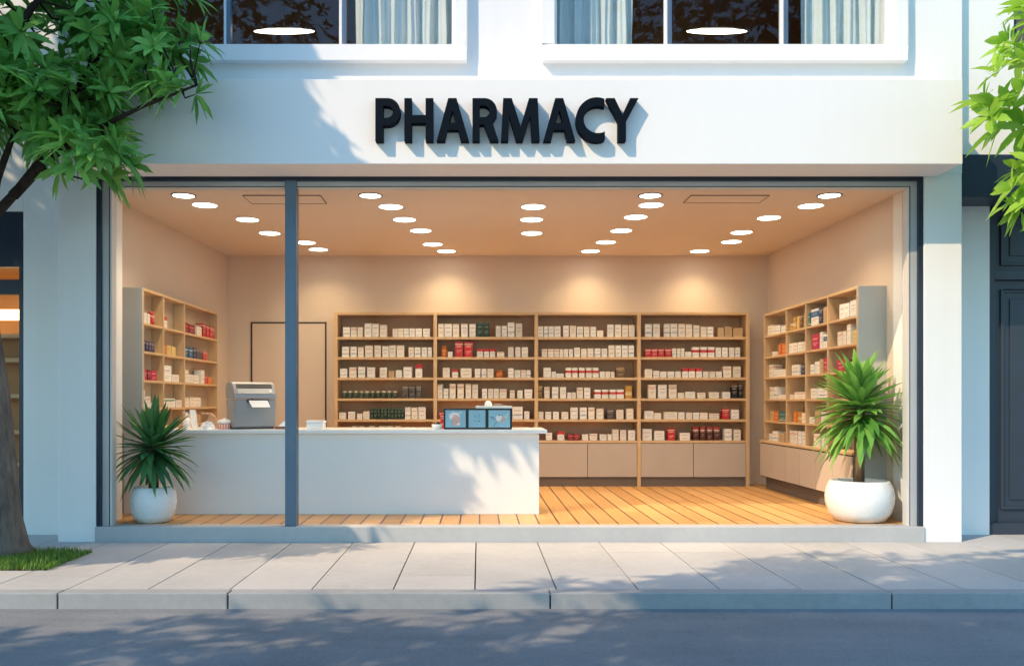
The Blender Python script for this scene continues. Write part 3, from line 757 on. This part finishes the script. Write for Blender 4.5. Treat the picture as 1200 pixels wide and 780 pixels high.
BN = ['far left', 'second', 'third', 'far right']
for b, rows in enumerate(bays):
    s, o = (4.588, 380.0) if b < 2 else (3.393, 620.0)
    for r, (base, its) in enumerate(rows):
        n = len(its)
        for i, (x0, x1, top, k) in enumerate(its):
            jar = k.endswith('*'); k = k.rstrip('*')
            Yi = 4.135 + rg.uniform(0, .03)
            sc = F/(Yi-CAMY)
            wx = (x1-x0)/s/sc; cx_ = PX(o+(x0+x1)/2/s, Yi); h = (base-top)/s/sc
            d = min(.2, max(.06, wx*rg.uniform(.7, 1.3)))
            if jar: d = wx
            rel = wx/h
            sz = 'tall' if rel < .5 else ('wide' if rel > 1.05 else '')
            noun = 'bottle' if jar else 'carton'
            lab = f"{(sz+' ') if sz else ''}{CN[k]} {noun}, {ORD[i]} from left, {ROW[r]} of {BN[b]} back bay"
            item(k, wx*.97, d, h, (cx_, Yi+d/2, ZS[r]+.0008), rg.uniform(-.05, .05) if not jar else 0, lab, noun, f'goods on the back wall shelving', 'jar' if jar else 'box')

def side_cells(unit, which, cells):
    face, ys, zs, sgn = unit
    if which == 'left': zs = zs + [1.1225]
    cn = len(ys)-1
    for (r, c), its in cells.items():
        y0, y1 = ys[c]+.026, ys[c+1]-.018
        for i, (f0, f1, h, k) in enumerate(its):
            if which == 'left': a, b = y0+(y1-y0)*f0, y0+(y1-y0)*f1        # listed front to back
            else: a, b = y1-(y1-y0)*f1, y1-(y1-y0)*f0                      # listed back to front
            w = b-a; d = min(.22 if which == 'right' else .10, max(.08, w*.9)); jar = k.endswith('*'); k = k.rstrip('*')
            book = k in ('navy', 'purple', 'blue', 'yellow', 'dark') and which == 'left' and r == 1
            if jar: w = min(w, .09); d = w
            X = face - sgn*(.015 + d/2 + rg.uniform(0, .015))
            noun = 'bottle' if jar else ('book' if book else 'carton')
            colname = {0: 'nearest', cn-1: 'farthest'}.get(c, ORD[c])
            side = 'front' if which == 'left' else 'back'
            lab = f"{CN[k]} {noun}, {ORD[i]} from {side}, {ROW[r]}, {colname} column of {which} wall shelving"
            item(k, w*.96, d, h, (X, (a+b)/2, zs[r]+.0008), sgn*math.pi/2 + rg.uniform(-.06, .06), lab, noun, f'goods on the {which} wall shelving', 'jar' if jar else 'box')
side_cells(LFT, 'left', {
 (0,0): [(.03,.12,.12,W_),(.14,.23,.12,W_),(.25,.33,.115,W_),(.35,.43,.11,W_),(.46,.72,.15,'red*')],
 (0,1): [(.03,.2,.13,'rt')],
 (0,2): [(.03,.15,.13,'dred'),(.17,.33,.12,'dred'),(.37,.55,.12,W_),(.58,.67,.18,'red'),(.685,.77,.17,'red'),(.785,.87,.165,'red'),(.89,.975,.16,'red')],
 (1,0): [(.03,.15,.13,'purple'),(.17,.29,.115,'navy'),(.31,.43,.12,'purple'),(.45,.62,.115,'navy')],
 (1,1): [(.04,.16,.115,'orange'),(.18,.28,.11,'yellow'),(.3,.41,.115,'yellow'),(.43,.54,.11,'yellow'),(.56,.66,.105,'yellow')],
 (1,2): [(.03,.13,.14,'blue'),(.145,.25,.135,'blue'),(.265,.36,.14,'navy'),(.375,.47,.135,'dark'),(.485,.57,.13,'dark'),(.585,.66,.125,'red'),(.67,.73,.12,'red')],
 (2,0): [(.03,.12,.12,W_),(.14,.25,.12,'crim'),(.27,.42,.12,'dred'),(.44,.72,.115,'crim')],
 (2,1): [(.04,.38,.19,W_),(.4,.82,.09,W_)],
 (2,2): [(.03,.12,.16,W_),(.14,.28,.11,W_),(.3,.46,.11,W_),(.5,.62,.18,W_),(.64,.74,.11,'red'),(.76,.9,.10,'orange')],
 (3,0): [(.03,.11,.2,W_),(.14,.45,.13,W_),(.5,.76,.06,W_)],
 (3,1): [(.03,.6,.11,'gl'),(.63,.95,.09,W_)],
 (3,2): [(.03,.15,.12,W_),(.17,.31,.13,W_),(.33,.5,.125,W_)],
 (4,2): [(.05,.2,.13,W_),(.3,.5,.11,'tan')]})
side_cells(RGT, 'right', {
 (0,3): [(.08,.34,.14,W_),(.37,.54,.115,W_),(.56,.7,.11,W_),(.75,.97,.085,W_)],
 (0,2): [(.06,.24,.09,'amber*'),(.29,.46,.17,'amber'),(.48,.63,.165,'yellow'),(.65,.8,.17,'brown'),(.82,.97,.18,'tan')],
 (0,1): [(.03,.15,.17,'teal'),(.18,.55,.20,'bluew'),(.58,.74,.2,'navy'),(.77,.97,.19,'tan')],
 (0,0): [(.36,.52,.17,W_),(.54,.7,.165,W_),(.72,.97,.18,W_)],
 (1,3): [(.3,.42,.06,W_),(.44,.56,.055,W_),(.58,.76,.15,'orange'),(.78,.95,.15,'orange')],
 (1,2): [(.03,.26,.13,W_),(.28,.5,.13,W_),(.52,.74,.13,W_),(.76,.97,.125,W_)],
 (1,1): [(.2,.58,.19,'crim'),(.61,.76,.2,W_),(.79,.97,.16,'bluew')],
 (1,0): [(.28,.44,.16,W_),(.46,.6,.16,W_),(.63,.78,.22,W_),(.81,.97,.15,'yellow')],
 (2,3): [(.15,.34,.18,W_),(.37,.6,.1,W_),(.63,.95,.1,W_)],
 (2,2): [(.22,.62,.14,W_),(.7,.95,.14,'navy')],
 (2,1): [(.1,.3,.12,W_),(.34,.46,.15,W_),(.48,.6,.15,W_),(.62,.76,.17,'tan'),(.79,.97,.18,'crim')],
 (2,0): [(.25,.55,.14,'crim'),(.6,.85,.1,W_)],
 (3,3): [(.2,.35,.17,W_),(.37,.55,.17,W_),(.6,.95,.06,W_)],
 (3,2): [(.1,.29,.06,W_),(.31,.97,.09,W_)],
 (3,1): [(.1,.5,.13,W_),(.53,.92,.13,W_)],
 (4,3): [(.2,.38,.14,'tan'),(.4,.6,.14,'orange'),(.63,.95,.14,'teal')],
 (4,2): [(.3,.48,.14,'orange'),(.5,.72,.14,'amber'),(.78,.97,.13,W_)],
 (4,1): [(.05,.3,.08,W_),(.33,.6,.16,'tan'),(.63,.92,.15,W_)],
 (5,3): [(.15,.3,.1,W_),(.33,.6,.14,W_),(.64,.9,.12,'tan')],
 (5,2): [(.1,.3,.17,W_),(.32,.51,.17,W_),(.53,.72,.17,W_),(.74,.95,.17,W_)],
 (5,1): [(.3,.6,.16,W_),(.68,.97,.13,W_)]})

# ------------------------------------------------------------------ counter
CZ = 1.095
T = thing('counter', 'long white sales counter with a slim overhanging top', 'counter', (-1.55, 1.2, ZF))
m = MB(); m.box(-2.435, 2.216, -.32, .40, .0, CZ-.042-ZF); m.build('counter_front', COUNTER, T, .004)
m = MB(); m.box(-2.44, 2.30, -.40, .50, CZ-.042-ZF, CZ-ZF); m.build('countertop', CTOP, T, .005)

# receipt printer
pr = thing('receipt_printer', 'grey desktop printer with paper slip standing on the counter', 'printer', (PX(294, 1.15), 1.15, CZ+.001), R(33))
hw = .245
prof = [(-.135,.02),(-.158,.18),(-.165,.335),(.150,.335),(.115,.12),(.085,.02)]
m = MB(); m.prism(prof, -hw, hw, 'x'); m.build('body', PRN, pr, .018)
prof = [(-.172,.342),(-.160,.40),(-.130,.46),(-.090,.512),(-.045,.534),(.10,.534),(.145,.512),(.168,.46),(.152,.342)]
m = MB(); m.prism(prof, -hw, hw, 'x'); m.build('upper_housing', PRN, pr, .012)
m = MB(); m.box(-hw+.01, hw-.01, -.13, .09, 0, .019); m.build('foot', PRN_D, pr, .003)
def slant(p0, p1, x0, x1, off):   # a thin panel lying on the sloped front between two profile points
    (ya, za), (yb, zb) = p0, p1
    d = Vector((0, yb-ya, zb-za)); nrm = Vector((0, -d.z, d.y)).normalized()*off
    m = MB(); a = [Vector((x, y, z))+s*nrm for s in (-.4, 1) for x, y, z in ((x0,ya,za),(x1,ya,za),(x1,yb,zb),(x0,yb,zb))]
    m.add(a, [(0,3,2,1),(4,5,6,7),(0,1,5,4),(1,2,6,5),(2,3,7,6),(3,0,4,7)]); return m
slant((-.128,.463),(-.094,.507), -hw+.04, hw-.04, .006).build('display_window', PRN_D, pr)
slant((-.160,.40),(-.133,.453), -hw+.04, hw-.04, .006).build('front_band', PRN_L, pr)
slant((-.154,.413),(-.144,.432), hw-.085, hw-.055, .012).build('button', WPLAST, pr)
m = MB(); m.box(-.10, .15, -.176, -.16, .30, .338); m.build('slot', BLACKP, pr)
m = MB(); m.add([(-.085,-.17,.325),(.135,-.17,.325),(.145,-.235,.245),(-.065,-.235,.245),(-.085,-.172,.329),(.135,-.172,.329),(.145,-.238,.249),(-.065,-.238,.249)], [(0,3,2,1),(4,5,6,7),(0,1,5,4),(1,2,6,5),(2,3,7,6),(3,0,4,7)]); m.build('paper', PAPER, pr)

# triple picture display
DS = thing('picture_display', 'black framed display of three pale blue pictures on the counter', 'display', (PX(560, .95), .95, CZ+.001))
s = F/9.95; wd = 80/s; hd = 25/s*0.98
m = MB(); m.box(-wd/2, wd/2, -.012, .04, 0, hd); m.build('frame', BLACKP, DS, .003)
SCR = M_plain('screen_blue', (.26, .46, .56), .25, var=.08); PEACH = M_plain('print_peach', (.66, .42, .36), .5, var=.2, scale=14); PALE = M_plain('print_pale', (.75, .70, .70), .5, var=.15, scale=14); INKB = M_plain('print_ink', (.05, .08, .1), .5); TEALP = M_plain('print_sage', (.5, .62, .52), .5)
def disc(m, cx, cz, rx, rz, y, mi, n=20, wob=0.0, seed=1):
    q = random.Random(seed); v = [(cx, y, cz)]
    for k in range(n):
        a = 2*math.pi*k/n; w = 1+q.uniform(-wob, wob); v.append((cx+rx*w*math.cos(a), y, cz+rz*w*math.sin(a)))
    m.add(v, [(0, 1+k, 1+(k+1) % n) for k in range(n)], mi)
def scr(u0, u1, kind):
    x0, x1 = -wd/2+wd*u0, -wd/2+wd*u1; z0, z1 = hd*.09, hd*.91; cx, cz = (x0+x1)/2, (z0+z1)/2
    m = MB(); m.box(x0, x1, -.016, -.011, z0, z1, 0); y = -.0175
    if kind == 0:
        disc(m, cx-.012, cz+.028, .062, .048, y, 2, 24, .10, 3)
        disc(m, cx+.004, cz-.018, .050, .062, y-.0008, 1, 24, .05, 4); disc(m, cx+.03, cz-.06, .02, .012, y-.0014, 2)
        disc(m, cx+.055, cz+.07, .018, .010, y-.0014, 4)
    elif kind == 1:
        q = random.Random(5)
        for bx_, bz_ in ((-.035,.04),(-.02,.025),(.03,.045),(.02,.02),(.03,-.02),(.015,-.035),(-.025,-.03)):
            for _ in range(3): disc(m, cx+bx_+q.uniform(-.008,.008), cz+bz_+q.uniform(-.01,.01), .005, .003, y, 3, 8)
    else:
        disc(m, cx+.025, cz-.005, .035, .04, y, 1, 18, .12, 8); disc(m, cx-.005, cz+.008, .038, .034, y-.0008, 2, 18, .16, 9)
        disc(m, cx+.065, cz+.02, .02, .022, y, 4, 12, .2, 2)
        disc(m, cx-.003, cz+.04, .012, .006, y-.0016, 3, 8)
        for a, b in (((-.06,-.085),(-.03,-.03)), ((-.085,.015),(-.045,.0))):
            d = Vector((b[0]-a[0], 0, b[1]-a[1])); n_ = Vector((-d.z, 0, d.x)).normalized()*.0025
            p = Vector((cx+a[0], y-.001, cz+a[1])); q_ = p+d; m.add([p-n_, q_-n_, q_+n_, p+n_], [(0,1,2,3)], 3)
        disc(m, cx+.09, cz+.05, .006, .012, y, 4, 8); disc(m, cx-.085, cz+.02, .010, .006, y-.001, 3, 8)
    m.build('picture', [SCR, PEACH, PALE, INKB, TEALP], DS)
scr(.026, .322, 0); scr(.366, .610, 1); scr(.656, .970, 2)

# white dispenser behind the display
Yd = 1.30; sd = F/(Yd-CAMY); top = PZ(475.5, Yd)
t = thing('white_dispenser', 'white flat topped box with a round dome behind the picture display', 'box', (PX(578.5, Yd), Yd, CZ+.001))
hz = top-CZ
m = MB(); m.box(-.19, .19, -.10, .12, 0, hz-.034); m.build('body', WPLAST, t, .006)
m = MB(); m.box(-.21, .21, -.13, .14, hz-.032, hz); m.build('lid', WPLAST, t, .006)
m = MB(); m.lathe([(.044, hz), (.045, hz+.015), (.038, hz+.04), (.022, hz+.056), (0, hz+.061)], 24, (-.062, 0, 0)); m.build('dome', WPLAST, t)
m = MB(); m.tube([(.0, 0, hz+.014), (.05, 0, hz+.02), (.1, 0, hz+.016)], [.005, .006, .004], 8); m.build('pen', PRN_L, t)
# little white cup of dark clips
t = thing('clip_cup', 'small white cup of dark clips left of the picture display', 'cup', (PX(512, 1.0), 1.0, CZ+.001))
m = MB(); m.lathe([(0,0),(.05,0),(.056,.004),(.058,.055),(.052,.055),(.05,.012),(0,.012)], 28); m.build('cup', WPLAST, t)
m = MB()
for k, (x, y, h) in enumerate(((-.025,0,.075),(-.005,.015,.07),(.012,-.012,.085),(.028,.01,.072))): m.box(x-.008, x+.008, y-.006, y+.006, .014, h)
m.build('clips', BLACKP, t, .003)
t = MB(); t.box(-.022, .022, -.02, .02, 0, .17)
o = t.build('carton', MC['red'][0], None, .003, loc=(PX(518.5, 1.2), 1.2, CZ+.001)); tag(o, 'small red carton behind the white clip cup on the counter', 'carton')
# box right of the post
t = thing('white_carton', 'small white lidded box on the counter right of the blue post', 'box', (PX(370.5, 1.0), 1.0, CZ+.001), R(-6))
m = MB(); m.box(-.095, .095, -.06, .06, 0, .072); m.build('body', WPLAST, t, .004)
m = MB(); m.box(-.1, .1, -.065, .065, .073, .098); m.build('lid', PAPER, t, .004)
m = MB(); m.box(-.055, .055, -.064, -.0605, .02, .05); m.build('box_label', PAPER, t)
# tray with napkin left of the post
t = thing('napkin_tray', 'brown tray with a white napkin beside the grey printer', 'tray', (PX(331, 1.05), 1.05, CZ+.001))
m = MB(); m.box(-.075, .075, -.05, .05, 0, .03); m.build('tray', M_plain('tray_brown', (.18, .08, .05), .5), t, .004)
m = MB(); m.add([(-.04,-.045,.031),(.065,-.045,.031),(.065,.04,.031),(-.04,.04,.031),(.03,-.03,.095),(.06,.03,.085)], [(0,1,4),(1,2,5,4),(2,3,5),(3,0,4,5),(0,3,2,1)]); m.build('napkin', PAPER, t)
# striped tub
def M_stripe():
    t = NT('pink_stripe'); c = t.new('ShaderNodeTexCoord'); sp = t.new('ShaderNodeSeparateXYZ'); t.link(c.outputs['Object'], sp.inputs[0])
    a = t.math('ARCTAN2', sp.outputs[1], sp.outputs[0]); f = t.math('FRACT', t.math('MULTIPLY', a, 16/6.283))
    t.pbr(t.mix(t.math('GREATER_THAN', f, .55), (.75, .22, .17), (.8, .66, .6)), .5); return t.mat
t = thing('striped_tub', 'small pink striped tub with a white lid left of the printer', 'tub', (PX(263, 1.0), 1.0, CZ+.001))
m = MB(); m.lathe([(0,0),(.066,0),(.072,.006),(.08,.065),(0,.065)], 36); m.build('body', M_stripe(), t)
m = MB(); m.lathe([(.083,.066),(.084,.076),(.07,.095),(.045,.108),(.018,.113),(.014,.124),(0,.126)], 36); m.build('lid', WPLAST, t)
# crumpled tissue
m = MB(); q = random.Random(4); v = []; n = 14; mm = 7
for i in range(mm):
    th = math.pi/2*i/(mm-1)
    for k in range(n):
        a = 2*math.pi*k/n; rr = 1+q.uniform(-.28, .28); v.append((.09*rr*math.cos(th)*math.cos(a), .055*rr*math.cos(th)*math.sin(a), max(0, .075*math.sin(th)*(1+q.uniform(-.3, .3)))))
m.add(v, [(i*n+k, i*n+(k+1) % n, (i+1)*n+(k+1) % n, (i+1)*n+k) for i in range(mm-1) for k in range(n)])
o = m.build('crumpled_tissue', PAPER, None, loc=(PX(243, .98), .98, CZ+.001)); tag(o, 'crumpled white tissue on the counter left of the striped tub', 'tissue')
# tan paper roll end (curved strip)
m = MB(); pr_ = [(-.12, .0), (-.115, .03), (-.02, .10), (.0, .155), (-.09, .165), (-.1, .185), (.015, .18), (.06, .14), (.10, .05), (.12, .0)]
m.prism([(x, z) for x, z in pr_], -.03, .03, 'y'); o = m.build('tape_dispenser', M_plain('tan_plastic', (.55, .33, .2), .45), None, .006, loc=(PX(246, 1.25), 1.25, CZ+.001)); tag(o, 'tan curved tape dispenser behind the crumpled tissue', 'dispenser')
t = thing('card_stand', 'leaning pale card in a stand at the left end of the counter', 'card', (PX(229, 1.25), 1.25, CZ+.001), R(12))
m = MB(); m.add([(-.04,-.02,.012),(.03,-.02,.012),(.0,.03,.215),(-.07,.03,.215),(-.04,-.014,.012),(.03,-.014,.012),(.0,.036,.215),(-.07,.036,.215)], [(0,1,2,3),(7,6,5,4),(0,4,5,1),(1,5,6,2),(2,6,7,3),(3,7,4,0)]); m.build('card', PAPER, t)
m = MB(); m.box(-.06, .05, -.04, .05, 0, .012); m.build('base', WPLAST, t, .003)
t = thing('pump_bottle', 'small white pump bottle at the left end of the counter', 'bottle', (PX(219, 1.15), 1.15, CZ+.001))
m = MB(); m.lathe([(0,0),(.04,0),(.043,.005),(.043,.09),(.03,.115),(.014,.125),(.014,.14),(0,.14)], 24); m.build('body', WPLAST, t)
m = MB(); m.lathe([(.018,.141),(.018,.155),(.008,.158),(.008,.178),(0,.178)], 16); m.box(-.04, .012, -.008, .008, .1785, .19); m.build('pump', WPLAST, t)

# ------------------------------------------------------------------ foliage helpers
def leaf(mb, base, d, up, L, Wd, droop, tint, seg=3, fold=.25, shape='lance'):
    d = d.normalized(); s = d.cross(up)
    if s.length < .05: s = d.cross(Vector((1, 0, 0)))
    s.normalize(); n = s.cross(d).normalized()
    v = []; p = Vector(base)
    for i in range(seg+1):
        u = i/seg
        c = base + d*(L*u) - Vector((0, 0, 1))*(droop*L*u*u)
        if shape == 'lance': w = Wd*.5*max(.02, math.sin(math.pi*min(1, .06+u*.94))**.8) * (1.0 if u < .99 else .05)
        else: w = Wd*.5*(.55+.45*math.sin(math.pi*min(1, u*1.6)/1.0) if u < .62 else max(.02, (1-u)/.38)**.75)
        v += [c - s*w + n*(w*fold), c, c + s*w + n*(w*fold)]
    fs = []
    for i in range(seg):
        a = i*3; fs += [(a, a+1, a+4, a+3), (a+1, a+2, a+5, a+4)]
    mb.add(v, fs, 0, True, max(.001, tint))
def whorl(mb, c, axis, L, Wd, n, rnd, tint, spread=(35, 95), droop=.25, seg=3):
    axis = axis.normalized(); a = axis.orthogonal().normalized(); b = axis.cross(a); ph = rnd.uniform(0, 6.28)
    for k in range(n):
        t = ph + 2*math.pi*k/n + rnd.uniform(-.3, .3); e = R(rnd.uniform(*spread))
        d = axis*math.cos(e) + (a*math.cos(t)+b*math.sin(t))*math.sin(e)
        leaf(mb, c + d*.02, d, axis if e > .5 else a, L*rnd.uniform(.7, 1.1), Wd*rnd.uniform(.8, 1.15), droop*rnd.uniform(.5, 1.4), min(1, max(0.001, tint+rnd.uniform(-.18, .18))), seg)
def in_ell(rnd, c, r, shell=.0):
    while True:
        p = Vector((rnd.uniform(-1, 1), rnd.uniform(-1, 1), rnd.uniform(-1, 1)))
        if shell**1 <= p.length <= 1: break
    return Vector((c[0]+p.x*r[0], c[1]+p.y*r[1], c[2]+p.z*r[2])), p
def tree(name, label, base, trunk, limbs, ells, leafmat, L, Wd, nl, rnd, group=None, barks=(BARK, BARKD), twig=.35, seg=3, sun=Vector((-.6, -.45, .65)), droop=.25, shell=.35, tb=0.0, spread=(35, 95)):
    t = thing(name, label, 'tree', base, 0, group)
    o = Vector(base)
    m = MB(); m.tube([Vector(p)-o for p, r in trunk], [r for p, r in trunk], 14, 0, .10); tr = m.build('trunk', barks[0], t)
    nodes = [Vector(p) for p, r in trunk[-2:]]
    for lb in limbs:
        m = MB(); m.tube([Vector(p)-o for p, r in lb], [r for p, r in lb], 8, 0, .05); m.build('branch', barks[1], t)
        for (p, r), (q, r2) in zip(lb, lb[1:]):
            for k in range(4): nodes.append(Vector(p).lerp(Vector(q), (k+1)/4))
    cm = MB(); tw = MB()
    for (c, r, n) in ells:
        for _ in range(n):
            p, u = in_ell(rnd, c, r, shell)
            ax = u*.8 + Vector((rnd.uniform(-.4, .4), rnd.uniform(-.4, .4), .55))
            tint = .35 + .35*u.dot(sun) + .25*(u.length-.6) + tb  # sunlight put into leaf colour: lighter on the sun side and outer crown
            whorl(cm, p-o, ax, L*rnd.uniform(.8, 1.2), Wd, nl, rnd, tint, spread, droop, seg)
            if twig and rnd.random() < twig and nodes:
                q = min(nodes, key=lambda z: (z-p).length + max(0, z.z-p.z))
                if (q-p).length < 2.2:
                    mid = q.lerp(p, .55) + Vector((rnd.uniform(-.06, .06), rnd.uniform(-.06, .06), -.06))
                    tw.tube([q-o, mid-o, p-o], [.014, .009, .005], 5)
    cm.build('crown', leafmat, t)
    if tw.v: tw.build('twigs', barks[1], t)
    return t
rnd = random.Random(5)
# the tree at the left edge
tb_ = Vector((-4.36, -.98, .0))
tr_l = [((-4.36,-.98,-.02), .33), ((-4.37,-.98,.10), .255), ((-4.38,-.98,.35), .215), ((-4.41,-.99,.9), .19), ((-4.45,-1.0,1.5), .17), ((-4.52,-1.0,2.1), .155), ((-4.58,-1.0,2.55), .15), ((-4.62,-1.0,2.85), .14)]
lb_l = [[((-4.60,-1.0,2.72), .085), ((-4.42,-1.02,3.05), .055), ((-4.18,-1.05,3.28), .040), ((-3.98,-1.05,3.55), .032), ((-3.80,-1.0,4.0), .035), ((-3.55,-1.0,4.4), .02)],
        [((-4.20,-1.05,3.26), .05), ((-3.85,-1.1,3.58), .038), ((-3.5,-1.15,3.78), .026), ((-3.0,-1.2,4.0), .018), ((-2.5,-1.2,4.2), .010)],
        [((-4.61,-1.0,2.78), .10), ((-4.55,-1.1,3.3), .075), ((-4.40,-1.2,3.9), .055), ((-4.1,-1.3,4.6), .035), ((-3.6,-1.3,5.2), .02)],
        [((-4.62,-1.0,2.78), .11), ((-4.85,-1.1,3.5), .085), ((-5.0,-1.2,4.2), .06), ((-5.3,-1.3,5.0), .035)],
        [((-4.0,-1.05,3.52), .035), ((-3.78,-1.1,3.85), .025), ((-3.6,-1.2,4.2), .018)],
        [((-4.45,-1.02,3.04), .05), ((-4.3,-1.12,3.4), .035), ((-4.1,-1.2,3.8), .022)]]
el_l = [((-4.4,-1.02,5.0), (1.9,.42,1.15), 250), ((-5.2,-1.5,4.9), (1.0,.8,1.1), 90), ((-4.75,-1.35,4.12), (1.15,.75,.45), 56), ((-3.85,-1.1,4.05), (.75,.4,.45), 52), ((-3.42,-1.2,3.62), (.45,.35,.24), 26), ((-2.62,-1.2,4.19), (.24,.12,.08), 5), ((-2.95,-1.05,4.62), (.5,.3,.35), 24)]
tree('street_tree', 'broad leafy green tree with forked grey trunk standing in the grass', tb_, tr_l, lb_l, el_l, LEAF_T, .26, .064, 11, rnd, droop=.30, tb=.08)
# lime tree at the right edge
lb_r = [[((5.95,-1.6,2.2), .08), ((5.6,-1.6,3.0), .05), ((5.2,-1.6,3.5), .03), ((4.8,-1.6,3.9), .012)], [((5.95,-1.6,2.4), .08), ((5.9,-1.5,3.4), .05), ((5.6,-1.5,4.3), .03), ((5.2,-1.5,5.0), .015)], [((5.4,-1.6,3.3), .03), ((5.0,-1.7,3.42), .02), ((4.75,-1.7,3.4), .01)]]
el_r = [((5.75,-1.6,4.35), (1.25,1.0,1.3), 130), ((4.80,-1.6,3.2), (.38,.3,.30), 22), ((4.62,-1.6,3.95), (.42,.3,.34), 18), ((5.1,-1.6,3.5), (.6,.5,.4), 26), ((4.85,-1.6,4.55), (.4,.3,.35), 14)]
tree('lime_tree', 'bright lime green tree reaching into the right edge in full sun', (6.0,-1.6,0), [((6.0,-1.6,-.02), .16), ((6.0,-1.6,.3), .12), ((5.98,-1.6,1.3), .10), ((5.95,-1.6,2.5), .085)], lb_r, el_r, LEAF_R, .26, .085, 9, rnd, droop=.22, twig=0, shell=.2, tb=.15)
# trees out of the frame: one beside the shop, three across the road, two tall ones behind them
def bigtree(x, y, h0, ells, label, rnd, L=.34, Wd=.10, base_y=None, mat=LEAF_O, nl=9, r=.2):
    by = y if base_y is None else base_y
    c = Vector(ells[0][0])
    tr = [((x, by, -.02), r*1.4), ((x, by, .4), r), ((x+.05, by+(y-by)*.3, h0*.6), r*.8), ((x, by+(y-by)*.7, h0), r*.65)]
    lbs = []
    for k in range(6):
        p, u = in_ell(rnd, ells[k % len(ells)][0], ells[k % len(ells)][1], .5)
        s = Vector(tr[-1][0]); lbs.append([(s, r*.45), (s.lerp(p, .5)+Vector((0, 0, .2)), r*.25), (p, r*.08)])
    return tree('street_tree', label, (x, by, 0), tr, lbs, ells, mat, L, Wd, nl, rnd, 'street trees along both sides of the road', twig=.0, seg=2, shell=.15)
bigtree(-7.4, -3.0, 3.4, [((-7.6,-3.0,7.6), (2.75,.85,2.2), 480), ((-7.55,-3.0,4.75), (2.5,.85,1.8), 480), ((-4.75,-3.0,7.1), (.6,.45,.30), 30), ((-5.9,-3.0,8.75), (.75,.5,.6), 60), ((-5.55,-3.0,7.95), (.7,.4,.8), 90), ((-5.2,-3.0,7.2), (.5,.4,.4), 40), ((-5.15,-3.0,3.7), (.55,.4,.5), 45), ((-6.4,-3.0,3.45), (1.3,.5,.45), 110), ((-7.4,-3.0,6.1), (2.1,1.0,1.0), 150)], 'tall dense street tree beyond the left edge of the shop front', rnd, base_y=-2.0)
for (x, y, lab) in ((-9.5,-10.0,'leftmost street tree across the road from the shop'), (-7.0,-9.45,'second street tree from the left across the road'), (-4.6,-8.9,'middle street tree across the road from the shop'),
                    (-2.2,-7.65,'street tree across the road opposite the shop counter'), (.3,-7.25,'rightmost street tree across the road from the shop')):
    bigtree(x, y, 4.2, [((x, y, 6.2), (2.0, 2.35, .95), 360 if x < -3 else 600)], lab, rnd, base_y=-10.6)
bigtree(-7.5, -21, 6, [((-7.8,-21,11.0), (4.2,3,4.6), 1300)], 'tall dark tree behind the street trees, reflected in the left upper window', rnd, L=.30, Wd=.13, nl=8, r=.4)
bigtree(9.0, -22, 6, [((9.0,-22,12.5), (5.2,3,6.4), 1600)], 'tall dark tree behind the street trees, reflected in the right upper window', rnd, L=.32, Wd=.13, nl=8, r=.4)

# ------------------------------------------------------------------ potted plants
def pot_prof(r, h):
    return [(0,0),(r*.62,0),(r*.74,h*.03),(r*.90,h*.20),(r*.99,h*.45),(r,h*.62),(r*.96,h*.82),(r*.88,h*.95),(r*.84,h),(r*.79,h*.985),(r*.80,h*.90),(r*.3,h*.88),(0,h*.88)]
def potted(label, loc, r, h, stem_h, stem_r, mat, Lf, Wf, n, ztop_spread, seed, room, lean=0, dr=(.25, .9), elev=(-35, 85)):
    q = random.Random(seed)
    t = thing('potted_plant', label, 'potted plant', loc)
    m = MB(); m.lathe(pot_prof(r, h), 48); m.build('pot', POT, t)
    m = MB(); m.lathe([(r*.795, h*.905), (r*.4, h*.925), (0, h*.93)], 32); m.build('soil', SOIL, t)
    m = MB(); m.tube([(0,0,h*.9), (lean*.4,0,h*.9+stem_h*.4), (lean,0,h*.9+stem_h)], [stem_r*1.1, stem_r, stem_r*.9], 12, 0, .12); m.build('stem', STEM, t)
    m = MB(); top = Vector((lean, 0, h*.9+stem_h))
    for k in range(n):
        f = (k+.5)/n                      # 0 bottom whorl, 1 top
        a = k*2.39996 + q.uniform(-.25, .25)
        s0, s1 = math.sin(R(elev[0])), math.sin(R(elev[1]))
        e = math.asin(s0 + (s1-s0)*f) + R(q.uniform(-9, 9))
        d = Vector((math.cos(a)*math.cos(e), math.sin(a)*math.cos(e), math.sin(e)))
        b = top + Vector((0, 0, (f-.6)*ztop_spread)) + d*.02
        ln = Lf*q.uniform(.8, 1.1)*(1.0 if f < .85 else .9)
        leaf(m, b, d, Vector((0, 0, 1)), ln, Wf*q.uniform(.8, 1.15), dr[0]+(dr[1]-dr[0])*(1-f)*.6*q.uniform(.6, 1.3), q.uniform(.05, .75), 8, .3, 'strap')
    def sq(v, lo, hi): return hi*math.tanh(v/hi) if v > 0 else lo*math.tanh(v/lo)
    x0, x1, y0, y1 = room
    m.v = [(sq(v[0], x0, x1), sq(v[1], y0, y1), v[2]) for v in m.v]
    m.build('foliage', mat, t)
YL = .275
potted('dark spiky palm in a round white pot in front of the counter', (PX(180, YL), YL, ZF), .235, .37, .44, .05, LEAF_P, .54, .078, 130, .10, 3, (-.50, .60, -.27, .17), dr=(.03, .26), elev=(-40, 86))
YR = .358
potted('bushy bright green palm in a wide white bowl by the right wall', (PX(1007, YR), YR, ZF), .345, .43, .82, .052, LEAF_Q, .60, .085, 180, .36, 8, (-.62, .50, -.40, .36), dr=(.12, .36), elev=(-34, 80))
